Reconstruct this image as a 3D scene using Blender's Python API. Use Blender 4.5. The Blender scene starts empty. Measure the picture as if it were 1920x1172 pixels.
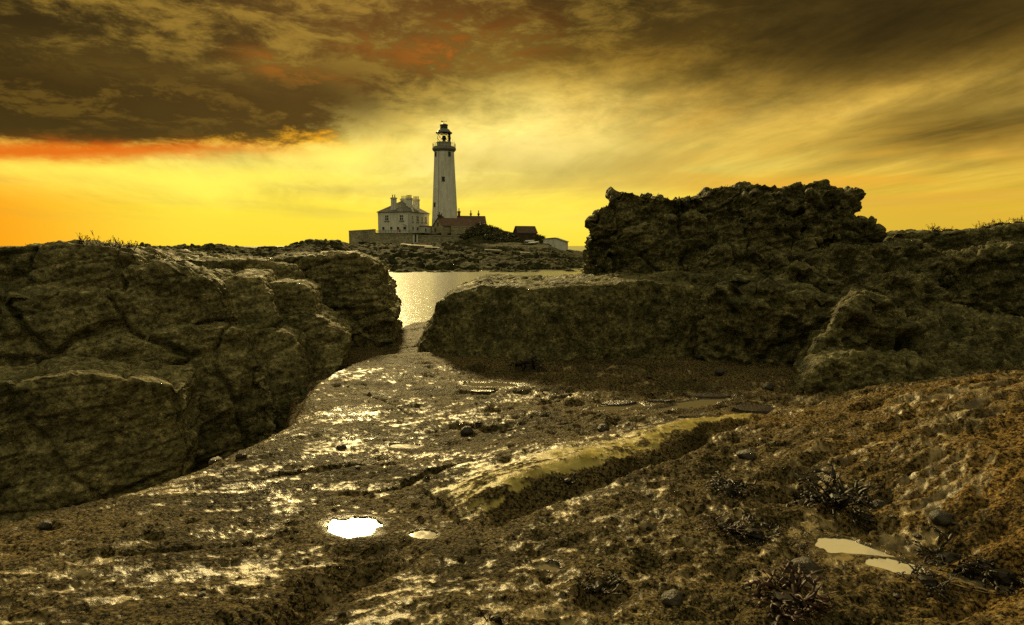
import bpy, bmesh, math, random
import numpy as np
from mathutils import Vector, Matrix, Euler

sc = bpy.context.scene
COL = sc.collection
R = math.radians
rng = np.random.default_rng(7)
random.seed(7)

# ------------------------------------------------------------------ camera
EYE = 4.0
F = 1200.0                      # focal length in pixels of the 1920 px wide photograph
PITCH = math.atan(125.0 / F)
cam = bpy.data.cameras.new('camera'); camo = bpy.data.objects.new('camera', cam); COL.objects.link(camo)
cam.sensor_width = 36; cam.lens = 36 * F / 1920
cam.clip_start = 0.05; cam.clip_end = 30000
camo.location = (0, 0, EYE); camo.rotation_euler = (math.pi / 2 - PITCH, 0, 0)
sc.camera = camo

# ------------------------------------------------------------------ sky, sun, exposure
SUN_AZ, SUN_EL = R(-13.5), R(25.5)
w = bpy.data.worlds.new('World'); sc.world = w; w.use_nodes = True
nt = w.node_tree; nt.nodes.clear()


class G:
    """small expression helper for shader node trees"""
    def __init__(s, nt): s.nt = nt; s.l = nt.links
    def n(s, t, **kw):
        x = s.nt.nodes.new(t)
        for k, v in kw.items(): setattr(x, k, v)
        return x
    def put(s, sock, v):
        if isinstance(v, bpy.types.NodeSocket): s.l.new(v, sock)
        elif isinstance(v, (tuple, list)) and sock.type == 'RGBA' and len(v) == 3: sock.default_value = (*v, 1)
        else: sock.default_value = v
    def m(s, op, a, b=0.0, c=0.0, clamp=False):
        x = s.n('ShaderNodeMath', operation=op, use_clamp=clamp)
        s.put(x.inputs[0], a); s.put(x.inputs[1], b); s.put(x.inputs[2], c)
        return x.outputs[0]
    def add(s, a, b): return s.m('ADD', a, b)
    def sub(s, a, b): return s.m('SUBTRACT', a, b)
    def mul(s, a, b): return s.m('MULTIPLY', a, b)
    def div(s, a, b): return s.m('DIVIDE', a, b)
    def ss(s, v, lo, hi, a=0.0, b=1.0):
        x = s.n('ShaderNodeMapRange', interpolation_type='SMOOTHSTEP')
        s.put(x.inputs[0], v); s.put(x.inputs[1], lo); s.put(x.inputs[2], hi); s.put(x.inputs[3], a); s.put(x.inputs[4], b)
        return x.outputs[0]
    def lin(s, v, lo, hi, a=0.0, b=1.0):
        x = s.n('ShaderNodeMapRange')
        s.put(x.inputs[0], v); s.put(x.inputs[1], lo); s.put(x.inputs[2], hi); s.put(x.inputs[3], a); s.put(x.inputs[4], b)
        return x.outputs[0]
    def mix(s, f, a, b, mode='MIX'):
        x = s.n('ShaderNodeMix', data_type='RGBA', blend_type=mode)
        s.put(x.inputs[0], f); s.put(x.inputs[6], a); s.put(x.inputs[7], b)
        return x.outputs[2]
    def ramp(s, f, stops, interp='LINEAR'):
        x = s.n('ShaderNodeValToRGB'); cr = x.color_ramp; cr.interpolation = interp
        while len(cr.elements) < len(stops): cr.elements.new(0.5)
        for e, (p, c) in zip(cr.elements, stops):
            e.position = p; e.color = (*c, 1) if len(c) == 3 else c
        s.put(x.inputs[0], f); return x.outputs[0]
    def noise(s, vec, scale, detail=4, rough=.5, dist=0.0, lac=2.0, dim='3D', typ='FBM', out=0):
        x = s.n('ShaderNodeTexNoise', noise_dimensions=dim, noise_type=typ)
        s.put(x.inputs['Vector'], vec); s.put(x.inputs['Scale'], scale); s.put(x.inputs['Detail'], detail)
        s.put(x.inputs['Roughness'], rough); s.put(x.inputs['Distortion'], dist); s.put(x.inputs['Lacunarity'], lac)
        return x.outputs[out]
    def vor(s, vec, scale, feature='F1', rnd=1.0, out='Distance'):
        x = s.n('ShaderNodeTexVoronoi', feature=feature)
        s.put(x.inputs['Vector'], vec); s.put(x.inputs['Scale'], scale); s.put(x.inputs['Randomness'], rnd)
        return x.outputs[out]
    def xyz(s, x=0.0, y=0.0, z=0.0):
        c = s.n('ShaderNodeCombineXYZ')
        s.put(c.inputs[0], x); s.put(c.inputs[1], y); s.put(c.inputs[2], z); return c.outputs[0]
    def sep(s, v):
        c = s.n('ShaderNodeSeparateXYZ'); s.put(c.inputs[0], v); return c.outputs
    def vmul(s, v, k):
        c = s.n('ShaderNodeVectorMath', operation='MULTIPLY'); s.put(c.inputs[0], v); s.put(c.inputs[1], k); return c.outputs[0]
    def scale(s, col, f):
        c = s.n('ShaderNodeVectorMath', operation='SCALE'); s.put(c.inputs[0], col); s.put(c.inputs[3], f); return c.outputs[0]
    def vadd(s, a, b):
        c = s.n('ShaderNodeVectorMath', operation='ADD'); s.put(c.inputs[0], a); s.put(c.inputs[1], b); return c.outputs[0]


def pix_dir(px, py):
    d = Vector(((px - 960) / F, 1.0, -(py - 586) / F))
    c, s = math.cos(PITCH), math.sin(PITCH)
    return Vector((d.x, d.y * c + d.z * s, -d.y * s + d.z * c))


def azel(px, py):
    d = pix_dir(px, py)
    return math.degrees(math.atan2(d.x, d.y)), math.degrees(math.atan2(d.z, math.hypot(d.x, d.y)))


def build_sky():
    g = G(nt)
    tc = g.n('ShaderNodeTexCoord').outputs['Generated']
    nrm = g.n('ShaderNodeVectorMath', operation='NORMALIZE'); g.put(nrm.inputs[0], tc); d = nrm.outputs[0]
    X, Y, Z = g.sep(d)
    az = g.mul(g.m('ARCTAN2', X, Y), 57.29578)
    el = g.mul(g.m('ARCSINE', Z), 57.29578)
    zz = g.add(g.m('MAXIMUM', Z, 0.0), 0.10)
    # cloud sheet seen in perspective: direction projected on a level plane, turned so its streets run away ahead
    pu, pv = g.div(X, zz), g.div(Y, zz)
    ca, sa = math.cos(R(14)), math.sin(R(14))
    qu = g.add(g.mul(pu, ca), g.mul(pv, sa)); qv = g.sub(g.mul(pv, ca), g.mul(pu, sa))
    q = g.xyz(qu, qv, 0.0)
    n_w = g.noise(g.xyz(pu, pv, 3.3), 0.55, 3, .5, out=1)          # colour output = warp vector
    qs = g.vadd(g.xyz(g.mul(qu, 1.0), g.mul(qv, 0.22), 0.0), g.scale(n_w, 0.9))
    cir = g.noise(qs, 0.95, 6, .58)                                 # long streaks
    cir2 = g.noise(g.vadd(g.xyz(g.mul(qu, 1.0), g.mul(qv, .20), 5.0), g.scale(n_w, .6)), 2.6, 8, .64)
    hor = g.noise(g.xyz(g.mul(az, .035), g.mul(el, .42), 1.7), 1.0, 5, .55, .6)   # level bars low down
    bil = g.noise(g.vadd(g.xyz(pu, pv, 9.1), g.scale(n_w, .35)), 1.35, 8, .60)     # billows
    bil2 = g.noise(g.xyz(g.mul(az, .20), g.mul(el, .55), 4.0), 1.0, 10, .70, .25)
    w1 = g.sub(g.noise(g.xyz(g.mul(az, .07), g.mul(el, .14), 8.0), 1.0, 5, .55), .5)
    w2 = g.sub(g.noise(g.xyz(g.mul(az, .07), g.mul(el, .14), 18.0), 1.0, 5, .55), .5)
    aw = g.add(az, g.mul(w1, 16.0)); ew = g.add(el, g.mul(w2, 5.0))

    def blob(px, py, sx, sy, rot=0.0, A=aw, E=ew):
        a0, e0 = azel(px, py)
        a = g.sub(A, a0); e = g.sub(E, e0)
        if rot: e = g.sub(e, g.mul(a, rot))
        k = 57.29578 / F
        a = g.div(a, sx * k); e = g.div(e, sy * k)
        return g.m('EXPONENT', g.mul(g.add(g.mul(a, a), g.mul(e, e)), -1.0))

    # clear air behind the clouds
    low = g.ramp(g.lin(el, 0, 60), [(0.0, (1.0, .80, .10)), (.05, (1.0, .84, .12)), (.11, (1.02, .87, .25)), (.17, (.86, .66, .19)),
                                   (.25, (.40, .25, .045)), (.33, (.20, .125, .03)), (.5, (.17, .13, .06)), (1, (.17, .14, .08))])
    sidef = g.ss(az, -25, -46)
    c = g.mix(g.mul(sidef, g.ss(el, 9, 2)), low, (.98, .38, .012))
    c = g.mix(g.mul(g.ss(az, 4, 34), g.ss(el, 24, 0, .25, .62)), c, (.66, .42, .085))
    behind = g.ss(g.m('ABSOLUTE', az), 45, 110)
    c = g.mix(behind, c, g.ramp(g.lin(el, 0, 60), [(0, (.30, .20, .07)), (.3, (.20, .155, .075)), (1, (.17, .14, .08))]))
    # streaky thin cloud
    st = g.ss(cir, .38, .66)
    c = g.mix(g.mul(st, g.ss(el, 3, 11, 0, .62)), c, g.scale(g.mix(.55, c, (.24, .20, .085)), .80))
    c = g.scale(c, g.add(1.0, g.mul(g.ss(el, 1.5, 8), g.lin(cir2, .3, .7, -.42, .34))))
    br = g.mul(g.ss(hor, .46, .68), g.mul(g.ss(el, .5, 4), g.ss(el, 16, 8)))
    c = g.mix(g.mul(br, .45), c, (.60, .50, .19))
    # bright break behind and right of the tower, and the lit band under the bank
    glow = g.m('MAXIMUM', blob(985, 258, 190, 52), g.mul(blob(800, 300, 170, 60), .55))
    c = g.mix(g.mul(glow, g.ss(cir2, .30, .62, .35, 1.0)), c, (1.22, 1.12, .62))
    glow2 = blob(930, 240, 330, 85)
    c = g.mix(g.mul(glow2, .6), c, (1.06, .88, .27))
    gl3 = blob(640, 292, 120, 40)
    c = g.mix(g.mul(gl3, .85), c, (1.1, .97, .26))
    gl4 = blob(330, 335, 330, 26)
    c = g.mix(g.mul(gl4, .8), c, (1.1, .96, .20))
    gl5 = blob(1330, 205, 330, 60, .12)
    c = g.mix(g.mul(gl5, g.ss(cir2, .35, .65, .15, .7)), c, (.70, .45, .10))
    # high dark deck over the upper left and overhead, torn into billows
    ubase = g.add(g.mul(w1, 2.0), el)
    deckL = g.mul(g.ss(aw, 4, -13), g.ss(g.add(ubase, g.mul(az, -.10)), 9.5, 15))
    deckT = g.mul(g.ss(g.add(ubase, g.mul(g.sub(cir2, .5), 7.0)), 12.5, 18.5), g.ss(g.m('ABSOLUTE', az), 130, 60))
    deckR = g.mul(g.ss(aw, 2, 22), g.ss(g.add(g.add(el, g.mul(g.sub(cir, .5), 9.0)), g.mul(w2, 4.0)), 9.5, 16.5))
    dk = g.m('MAXIMUM', g.m('MAXIMUM', deckL, g.mul(deckT, .85)), g.mul(deckR, .95))
    dens = g.ss(g.add(g.mul(bil2, .72), g.mul(bil, .28)), .40, .58)
    dcol = g.mix(dens, (.34, .235, .055), (.056, .045, .018))
    rgt = g.ss(az, 0, 26)
    dcol = g.mix(rgt, dcol, g.mix(g.ss(cir, .35, .65), (.125, .088, .027), (.016, .015, .008)))
    c = g.mix(g.mul(dk, .95), c, dcol)
    c = g.scale(c, g.add(1.0, g.mul(g.ss(el, 6, 12), g.lin(bil2, .35, .65, .16, -.16))))
    # rusty lit billows at the top centre
    warm_lit = g.m('MAXIMUM', blob(830, 78, 170, 38, 0), g.mul(blob(575, 140, 75, 25, 0), .9))
    c = g.mix(g.mul(warm_lit, g.ss(bil2, .46, .60, 0, .85)), c, (.52, .205, .028))
    rust2 = blob(760, 10, 260, 40)
    c = g.mix(g.mul(rust2, g.ss(bil2, .40, .62, .10, .55)), c, (.18, .072, .016))
    # the long bank at the left with a burning underside
    e0 = g.add(7.75, g.add(g.mul(g.m('MINIMUM', g.m('MAXIMUM', g.add(az, 20), -30.0), 12.0), .055), g.mul(w2, 1.3)))
    rise = g.sub(el, e0)
    tear = g.sub(bil2, .5)
    aend = g.add(az, g.mul(tear, 22.0))
    bankx = g.mul(g.ss(aend, -10, -18), g.ss(az, -130, -60))
    bank = g.mul(bankx, g.mul(g.ss(g.add(rise, g.mul(tear, 2.2)), -.25, .9), g.ss(g.add(rise, g.mul(w1, 3.5)), 8.5, 4.0)))
    bcol = g.mix(g.ss(g.add(rise, g.mul(tear, g.lin(az, -30, -14, 2.0, 9.0))), -.1, g.lin(az, -30, -14, .8, 2.0)), (.95, .52, .035), (.078, .054, .016))
    bcol = g.mix(g.mul(g.ss(bil2, .48, .60), g.ss(rise, .8, 3.0, .3, .75)), bcol, (.24, .16, .036))
    c = g.mix(g.mul(bank, .95), c, bcol)
    red = g.mul(g.ss(az, -11, -34), g.mul(g.ss(az, -120, -60), g.m('EXPONENT', g.mul(g.m('POWER', g.m('ABSOLUTE', g.div(g.sub(rise, g.add(.0, g.mul(tear, 1.6))), g.lin(az, -38, -16, .72, .40))), 2.0), -1.0))))
    c = g.mix(g.mul(red, .88), c, (.82, .20, .010))
    # right-hand dark bars
    rb = g.m('MAXIMUM', blob(1880, 235, 210, 34, .10), g.mul(blob(1700, 95, 260, 60, .10), .55))
    c = g.mix(g.mul(rb, g.ss(cir2, .30, .60, .35, .85)), c, (.075, .052, .018))
    c = g.mix(g.mul(blob(1130, 318, 230, 36), .6), c, (.56, .50, .19))
    c = g.mix(g.mul(blob(1600, 330, 380, 60), g.ss(hor, .40, .60, .15, .75)), c, (.92, .55, .085))
    c = g.mix(g.mul(blob(1060, 420, 260, 40), .5), c, (1.1, .92, .22))
    # below the horizon
    c = g.mix(g.ss(el, -.2, -3), c, (.10, .08, .03))
    gm = g.n('ShaderNodeVectorMath', operation='POWER'); g.put(gm.inputs[0], c); gm.inputs[1].default_value = (1.38, 1.38, 1.38)
    c = gm.outputs[0]
    # the rest of the sky, open and pale grey-gold: it is what lights the shaded faces
    c = g.mix(g.m('MAXIMUM', behind, g.ss(el, 24, 60)), c, g.scale(g.mix(g.ss(bil, .35, .65), (.32, .285, .160), (.22, .198, .105)), g.lin(el, 5, 70, .78, 2.5)))
    sky = g.n('ShaderNodeTexSky', sky_type='NISHITA', sun_disc=False)
    sky.sun_elevation = SUN_EL; sky.sun_rotation = SUN_AZ; sky.dust_density = 4.0; sky.air_density = 1.0
    ns = g.vmul(sky.outputs[0], (1.0, .62, .20))
    tot = g.vadd(c, g.scale(ns, 0.0012))
    bg = g.n('ShaderNodeBackground'); g.put(bg.inputs[0], tot); bg.inputs[1].default_value = 1.0
    o = g.n('ShaderNodeOutputWorld'); g.l.new(bg.outputs[0], o.inputs[0])


build_sky()
sun = bpy.data.lights.new('sun', 'SUN'); suno = bpy.data.objects.new('sun', sun); COL.objects.link(suno)
sun.energy = 4.6; sun.angle = R(6); sun.color = (1.0, .76, .31)
sd = Vector((math.sin(SUN_AZ) * math.cos(SUN_EL), math.cos(SUN_AZ) * math.cos(SUN_EL), math.sin(SUN_EL)))
suno.rotation_euler = sd.to_track_quat('Z', 'Y').to_euler(); suno.location = (-20, 60, 60)
sc.view_settings.view_transform = 'Standard'; sc.view_settings.look = 'None'
sc.view_settings.exposure = 0.0; sc.view_settings.gamma = 1.0
sc.render.engine = 'CYCLES'; sc.cycles.use_denoising = False
sc.cycles.max_bounces = 6; sc.cycles.sample_clamp_indirect = 2.0; sc.cycles.caustics_reflective = False; sc.cycles.caustics_refractive = False

# ------------------------------------------------------------------ numpy noise
def _h(ix, iy, iz, seed):
    h = (ix.astype(np.uint32) * np.uint32(374761393)) ^ (iy.astype(np.uint32) * np.uint32(668265263)) ^ (iz.astype(np.uint32) * np.uint32(2147483647 & 0x5bd1e995)) ^ np.uint32((seed * 1013904223) & 0xffffffff)
    h = (h ^ (h >> np.uint32(15))) * np.uint32(2246822519)
    h = (h ^ (h >> np.uint32(13))) * np.uint32(3266489917)
    h = h ^ (h >> np.uint32(16))
    return h.astype(np.float32) * np.float32(1 / 4294967295.0)


def vnoise(x, y, z, seed=0):
    """smooth lattice noise in -1..1"""
    fx, fy, fz = np.floor(x), np.floor(y), np.floor(z)
    ix, iy, iz = fx.astype(np.int64), fy.astype(np.int64), fz.astype(np.int64)
    u, v, t = (x - fx).astype(np.float32), (y - fy).astype(np.float32), (z - fz).astype(np.float32)
    u = u * u * u * (u * (u * 6 - 15) + 10); v = v * v * v * (v * (v * 6 - 15) + 10); t = t * t * t * (t * (t * 6 - 15) + 10)
    r = 0
    for dx in (0, 1):
        wx = u if dx else 1 - u
        for dy in (0, 1):
            wy = v if dy else 1 - v
            for dz in (0, 1):
                r = r + _h(ix + dx, iy + dy, iz + dz, seed) * wx * wy * (t if dz else 1 - t)
    return r * 2 - 1


def fbm(x, y, z, o=4, seed=0, gain=.5, ridged=False):
    a, s, n = 1.0, 0, 0
    for i in range(o):
        k = vnoise(x, y, z, seed + i)
        if ridged: k = 1 - 2 * np.abs(k)
        s = s + a * k; n += a; a *= gain
        x, y, z = x * 2.03 + 11.3, y * 2.03 + 5.7, z * 2.03 + 3.1
    return s / n


def worley2(x, y, seed=0):
    """nearest feature point: distance and that cell's random number"""
    fx, fy = np.floor(x), np.floor(y); ix, iy = fx.astype(np.int64), fy.astype(np.int64); z0 = np.zeros_like(ix)
    best = np.full(x.shape, 9.0, np.float32); rid = np.zeros(x.shape, np.float32)
    for dx in (-1, 0, 1):
        for dy in (-1, 0, 1):
            cx, cy = ix + dx, iy + dy
            px = cx + _h(cx, cy, z0, seed); py = cy + _h(cx, cy, z0 + 1, seed)
            d = np.hypot(px - x, py - y).astype(np.float32)
            k = d < best; best = np.where(k, d, best); rid = np.where(k, _h(cx, cy, z0 + 2, seed), rid)
    return best, rid


def worley3(x, y, z, seed=0):
    fx, fy, fz = np.floor(x), np.floor(y), np.floor(z); ix, iy, iz = fx.astype(np.int64), fy.astype(np.int64), fz.astype(np.int64)
    b1 = np.full(x.shape, 9.0, np.float32); b2 = b1.copy(); rid = np.zeros(x.shape, np.float32)
    for dx in (-1, 0, 1):
        for dy in (-1, 0, 1):
            for dz in (-1, 0, 1):
                cx, cy, cz = ix + dx, iy + dy, iz + dz
                d = np.sqrt((cx + _h(cx, cy, cz, seed) - x) ** 2 + (cy + _h(cx, cy, cz, seed + 50) - y) ** 2 + (cz + _h(cx, cy, cz, seed + 90) - z) ** 2).astype(np.float32)
                k = d < b1
                b2 = np.where(k, b1, np.minimum(b2, d)); rid = np.where(k, _h(cx, cy, cz, seed + 130), rid); b1 = np.where(k, d, b1)
    return b1, b2, rid


def sst(x, a, b):
    t = np.clip((x - a) / (b - a), 0, 1); return t * t * (3 - 2 * t)


# ------------------------------------------------------------------ placing helpers
def at_depth(px, py, Y):
    d = pix_dir(px, py); k = Y / d.y
    return Vector((d.x * k, Y, EYE + d.z * k))


def at_z(px, py, z):
    d = pix_dir(px, py); k = (z - EYE) / d.z
    return Vector((d.x * k, d.y * k, z))


# ------------------------------------------------------------------ object helpers
def tag(o, label=None, cat=None, group=None, kind=None):
    if label: o['label'] = label
    if cat: o['category'] = cat
    if group: o['group'] = group
    if kind: o['kind'] = kind
    return o


def link(name, me, mat=None, parent=None, smooth=False):
    o = bpy.data.objects.new(name, me); COL.objects.link(o)
    if mat and not me.materials: me.materials.append(mat)
    if parent: o.parent = parent
    if smooth: me.shade_smooth()
    return o


def empty(name, loc, rz=0.0):
    o = bpy.data.objects.new(name, None); COL.objects.link(o); o.location = loc; o.rotation_euler = (0, 0, rz)
    o.empty_display_size = .3
    return o


def np_mesh(name, v, f):
    me = bpy.data.meshes.new(name)
    v = np.ascontiguousarray(v, np.float32); f = np.ascontiguousarray(f, np.int32)
    n, k = f.shape
    me.vertices.add(len(v)); me.vertices.foreach_set('co', v.ravel())
    me.loops.add(n * k); me.loops.foreach_set('vertex_index', f.ravel())
    me.polygons.add(n); me.polygons.foreach_set('loop_start', np.arange(0, n * k, k, dtype=np.int32))
    me.update(calc_edges=True)
    return me


def attr(me, name, a):
    t = me.attributes.new(name, 'FLOAT', 'POINT'); t.data.foreach_set('value', np.ascontiguousarray(a, np.float32))


class MB:
    """collects simple solids into one mesh"""
    def __init__(s): s.v = []; s.f = []
    def poly(s, vs, fs):
        b = len(s.v); s.v += [tuple(p) for p in vs]; s.f += [tuple(i + b for i in f) for f in fs]; return s
    def box(s, x0, x1, y0, y1, z0, z1):
        return s.poly([(x0, y0, z0), (x1, y0, z0), (x1, y1, z0), (x0, y1, z0), (x0, y0, z1), (x1, y0, z1), (x1, y1, z1), (x0, y1, z1)],
                      [(0, 3, 2, 1), (4, 5, 6, 7), (0, 1, 5, 4), (1, 2, 6, 5), (2, 3, 7, 6), (3, 0, 4, 7)])
    def lathe(s, prof, n=24, cx=0, cy=0, cap=True):
        vs = []; fs = []
        for r, z in prof:
            for i in range(n):
                a = 2 * math.pi * i / n; vs.append((cx + r * math.cos(a), cy + r * math.sin(a), z))
        for j in range(len(prof) - 1):
            for i in range(n):
                k = (i + 1) % n; fs.append((j * n + i, j * n + k, (j + 1) * n + k, (j + 1) * n + i))
        if cap: fs.append(tuple(range(n))[::-1]); fs.append(tuple((len(prof) - 1) * n + i for i in range(n)))
        return s.poly(vs, fs)
    def tube(s, a, b, r, n=6, r2=None):
        a, b = Vector(a), Vector(b); d = (b - a).normalized(); u = d.orthogonal().normalized(); w_ = d.cross(u); r2 = r if r2 is None else r2
        vs = [p + (u * math.cos(t) + w_ * math.sin(t)) * q for p, q in ((a, r), (b, r2)) for t in [2 * math.pi * i / n for i in range(n)]]
        fs = [(i, (i + 1) % n, n + (i + 1) % n, n + i) for i in range(n)] + [tuple(range(n))[::-1], tuple(range(n, 2 * n))]
        return s.poly(vs, fs)
    def prism(s, pts, y0, y1):
        """outline in x,z pushed from y0 to y1"""
        n = len(pts)
        vs = [(x, y0, z) for x, z in pts] + [(x, y1, z) for x, z in pts]
        fs = [tuple(range(n)), tuple(range(2 * n - 1, n - 1, -1))] + [((i + 1) % n, i, n + i, n + (i + 1) % n) for i in range(n)]
        return s.poly(vs, fs)
    def build(s, name, mat, parent=None, smooth=False):
        me = bpy.data.meshes.new(name); me.from_pydata(s.v, [], s.f); me.update()
        bm = bmesh.new(); bm.from_mesh(me); bmesh.ops.recalc_face_normals(bm, faces=bm.faces); bm.to_mesh(me); bm.free()
        o = link(name, me, mat, parent)
        if smooth: me.shade_smooth()
        return o


# ------------------------------------------------------------------ materials
def mat(name):
    m = bpy.data.materials.new(name); m.use_nodes = True; t = m.node_tree
    b = t.nodes['Principled BSDF']
    return m, G(t), b


def plain(name, col, rough=.7, var=.15, scale=2.0, metal=0.0, spec=.4, bump=0.0, bscale=20):
    m, g, b = mat(name)
    p = g.n('ShaderNodeNewGeometry').outputs['Position']
    n = g.noise(p, scale, 5, .6)
    c = g.mix(g.ss(n, .3, .7), tuple(x * (1 - var) for x in col), tuple(min(1, x * (1 + var)) for x in col))
    g.put(b.inputs['Base Color'], c); b.inputs['Roughness'].default_value = rough; b.inputs['Metallic'].default_value = metal
    b.inputs['Specular IOR Level'].default_value = spec
    if bump:
        bp = g.n('ShaderNodeBump'); bp.inputs['Strength'].default_value = bump; bp.inputs['Distance'].default_value = .05
        g.put(bp.inputs['Height'], g.noise(p, bscale, 4, .6)); g.l.new(bp.outputs[0], b.inputs['Normal'])
    return m


def rock_mat(name, lo, hi, pale, dark, wet=.5, s=1.0, fleck=.5):
    """coarse sandstone: blotches, algae, pale flecks of barnacle and lichen, grain"""
    m, g, b = mat(name)
    p = g.n('ShaderNodeNewGeometry').outputs['Position']
    n1 = g.noise(p, 1.1 * s, 6, .6); n2 = g.noise(p, 6.5 * s, 8, .68); n3 = g.noise(p, 22 * s, 7, .75)
    ps = g.vmul(p, (1, 1, 3.2)); n4 = g.noise(ps, 3.2 * s, 5, .6)
    c = g.mix(g.ss(n2, .38, .62), lo, hi)
    c = g.mix(g.ss(n1, .46, .66, 0, .75), c, dark)
    c = g.mix(g.ss(n4, .54, .70, 0, .55), c, pale)
    v = g.vor(p, 42 * s)
    fl = g.mul(g.ss(v, .30, .18), g.ss(n2, .48, .62))
    c = g.mix(g.mul(fl, fleck), c, tuple(min(.7, x * 1.7) for x in pale))
    c = g.scale(c, g.lin(n3, .36, .64, .22, 1.78))
    g.put(b.inputs['Base Color'], c)
    g.put(b.inputs['Roughness'], g.ss(g.noise(p, 3.0 * s, 4, .6), .42, .62, .80, .80 - .45 * wet))
    b.inputs['Specular IOR Level'].default_value = .10
    h = g.add(g.add(g.mul(g.noise(p, 60 * s, 4, .65), .5), g.mul(v, .35)), g.mul(g.noise(p, 18 * s, 5, .65), 1.0))
    bp = g.n('ShaderNodeBump'); bp.inputs['Strength'].default_value = .9; bp.inputs['Distance'].default_value = .034 / s
    g.put(bp.inputs['Height'], h); g.l.new(bp.outputs[0], b.inputs['Normal'])
    return m


def slab_mat():
    m, g, b = mat('wet_sandstone_shelf')
    p = g.n('ShaderNodeNewGeometry').outputs['Position']
    def at(n): x = g.n('ShaderNodeAttribute', attribute_name=n); return x.outputs['Fac']
    cover, wetn, gold, sand = at('cover'), at('wet'), at('gold'), at('sand')
    n2 = g.noise(p, 6, 6, .62); n3 = g.noise(p, 55, 5, .72); n5 = g.noise(p, 2.2, 5, .6)
    bare = g.mix(g.ss(n2, .42, .60), (.09, .066, .027), (.30, .225, .10))
    bare = g.mix(sand, bare, g.mix(g.ss(n2, .4, .6), (.26, .205, .050), (.38, .31, .10)))
    crust = g.mix(g.ss(n3, .40, .60), (.008, .006, .003), (.165, .122, .052))
    crust = g.mix(g.ss(n5, .45, .65, 0, .8), crust, g.mix(g.ss(n3, .4, .62), (.006, .006, .003), (.105, .084, .034)))
    v = g.vor(p, 58)
    crust = g.mix(g.mul(g.ss(v, .26, .15), .75), crust, (.30, .23, .11))
    warm_lit = g.mix(g.ss(n3, .42, .60), (.022, .012, .004), (.34, .205, .055))  # golden sunlight on the crust, put into its colour
    crust = g.mix(g.mul(gold, .8), crust, warm_lit)
    crust = g.mix(g.ss(g.noise(p, 1.7, 5, .62), .50, .64, 0, .8), crust, g.mix(g.ss(n3, .4, .62), (.009, .008, .004), (.060, .045, .018)))
    c = g.mix(cover, bare, crust)
    g.put(b.inputs['Base Color'], g.mix(g.mul(wetn, .45), c, g.scale(c, .55)))
    r = g.sub(g.lin(cover, 0, 1, .36, .50), g.mul(wetn, .26))
    r = g.add(r, g.mul(g.sub(n3, .5), .25))
    g.put(b.inputs['Roughness'], g.m('MAXIMUM', r, .10)); g.put(b.inputs['Specular IOR Level'], g.mul(g.m('MAXIMUM', g.lin(cover, 0, 1, .24, .014), g.ss(wetn, .5, 1.0, 0, .28)), g.lin(sand, 0, 1, 1, .25)))
    h = g.add(g.mul(v, g.mul(cover, -.5)), g.add(g.mul(g.noise(p, 90, 4, .65), g.add(.15, g.mul(cover, .5))), g.mul(g.noise(p, 26, 4, .6), .35)))
    bp = g.n('ShaderNodeBump'); g.put(bp.inputs['Strength'], g.lin(wetn, .5, 1.0, 1.0, .35)); bp.inputs['Distance'].default_value = .018
    g.put(bp.inputs['Height'], h); g.l.new(bp.outputs[0], b.inputs['Normal'])
    return m


def water_mat(name, col, rough, bumpd, stretch, scale, det=4):
    m, g, b = mat(name)
    p = g.n('ShaderNodeNewGeometry').outputs['Position']
    b.inputs['Base Color'].default_value = (*col, 1); b.inputs['Roughness'].default_value = rough
    b.inputs['IOR'].default_value = 1.333; b.inputs['Specular IOR Level'].default_value = .5
    bp = g.n('ShaderNodeBump'); bp.inputs['Strength'].default_value = 1.0; bp.inputs['Distance'].default_value = bumpd
    g.put(bp.inputs['Height'], g.noise(g.vmul(p, stretch), scale, det, .6)); g.l.new(bp.outputs[0], b.inputs['Normal'])
    return m


M_SLAB = slab_mat()
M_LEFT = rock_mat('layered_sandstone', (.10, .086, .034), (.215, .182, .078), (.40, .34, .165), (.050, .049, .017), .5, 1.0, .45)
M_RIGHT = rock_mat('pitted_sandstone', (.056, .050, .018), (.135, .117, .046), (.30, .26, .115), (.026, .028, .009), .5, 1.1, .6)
M_FAR = rock_mat('island_rock', (.022, .022, .008), (.055, .052, .020), (.15, .135, .065), (.014, .015, .005), .0, .13, .5)
M_FAR.node_tree.nodes['Principled BSDF'].inputs['Specular IOR Level'].default_value = 0.02
M_SEA = water_mat('sea_water', (.030, .035, .022), .20, .032, (1, 2.4, 1), 1.6, 4)
M_POOLDARK = water_mat('silty_pool_water', (.16, .13, .07), .14, .0030, (1, 1, 1), 7, 2)
M_POOLGLARE = water_mat('pale_glare_pool_water', (.55, .49, .34), .05, .0045, (1, 1, 1), 9, 3)  # pale base colour stands in for bright sky glare on the long pools
M_WEED = plain('wet_seaweed', (.014, .010, .004), .5, .5, 18, spec=.18)
M_WEEDRED = plain('red_seaweed', (.026, .010, .004), .5, .4, 18, spec=.18)
M_STONE = plain('dark_pebble', (.034, .026, .013), .55, .6, 30, bump=.5, bscale=60)
M_SHARD = plain('slate_shard', (.030, .020, .010), .3, .4, 12, bump=.4, bscale=40)
def white_mat():
    m, g, b = mat('white_render')
    p = g.n('ShaderNodeNewGeometry').outputs['Position']
    st = g.noise(g.vmul(p, (1.5, 1.5, .10)), 1.0, 6, .65); n = g.noise(p, .5, 5, .6)
    c = g.mix(g.ss(st, .45, .70, 0, .75), (.76, .76, .67), (.44, .42, .33))
    c = g.scale(c, g.lin(n, .3, .7, .85, 1.08))
    g.put(b.inputs['Base Color'], c); b.inputs['Roughness'].default_value = .7
    return m


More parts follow.
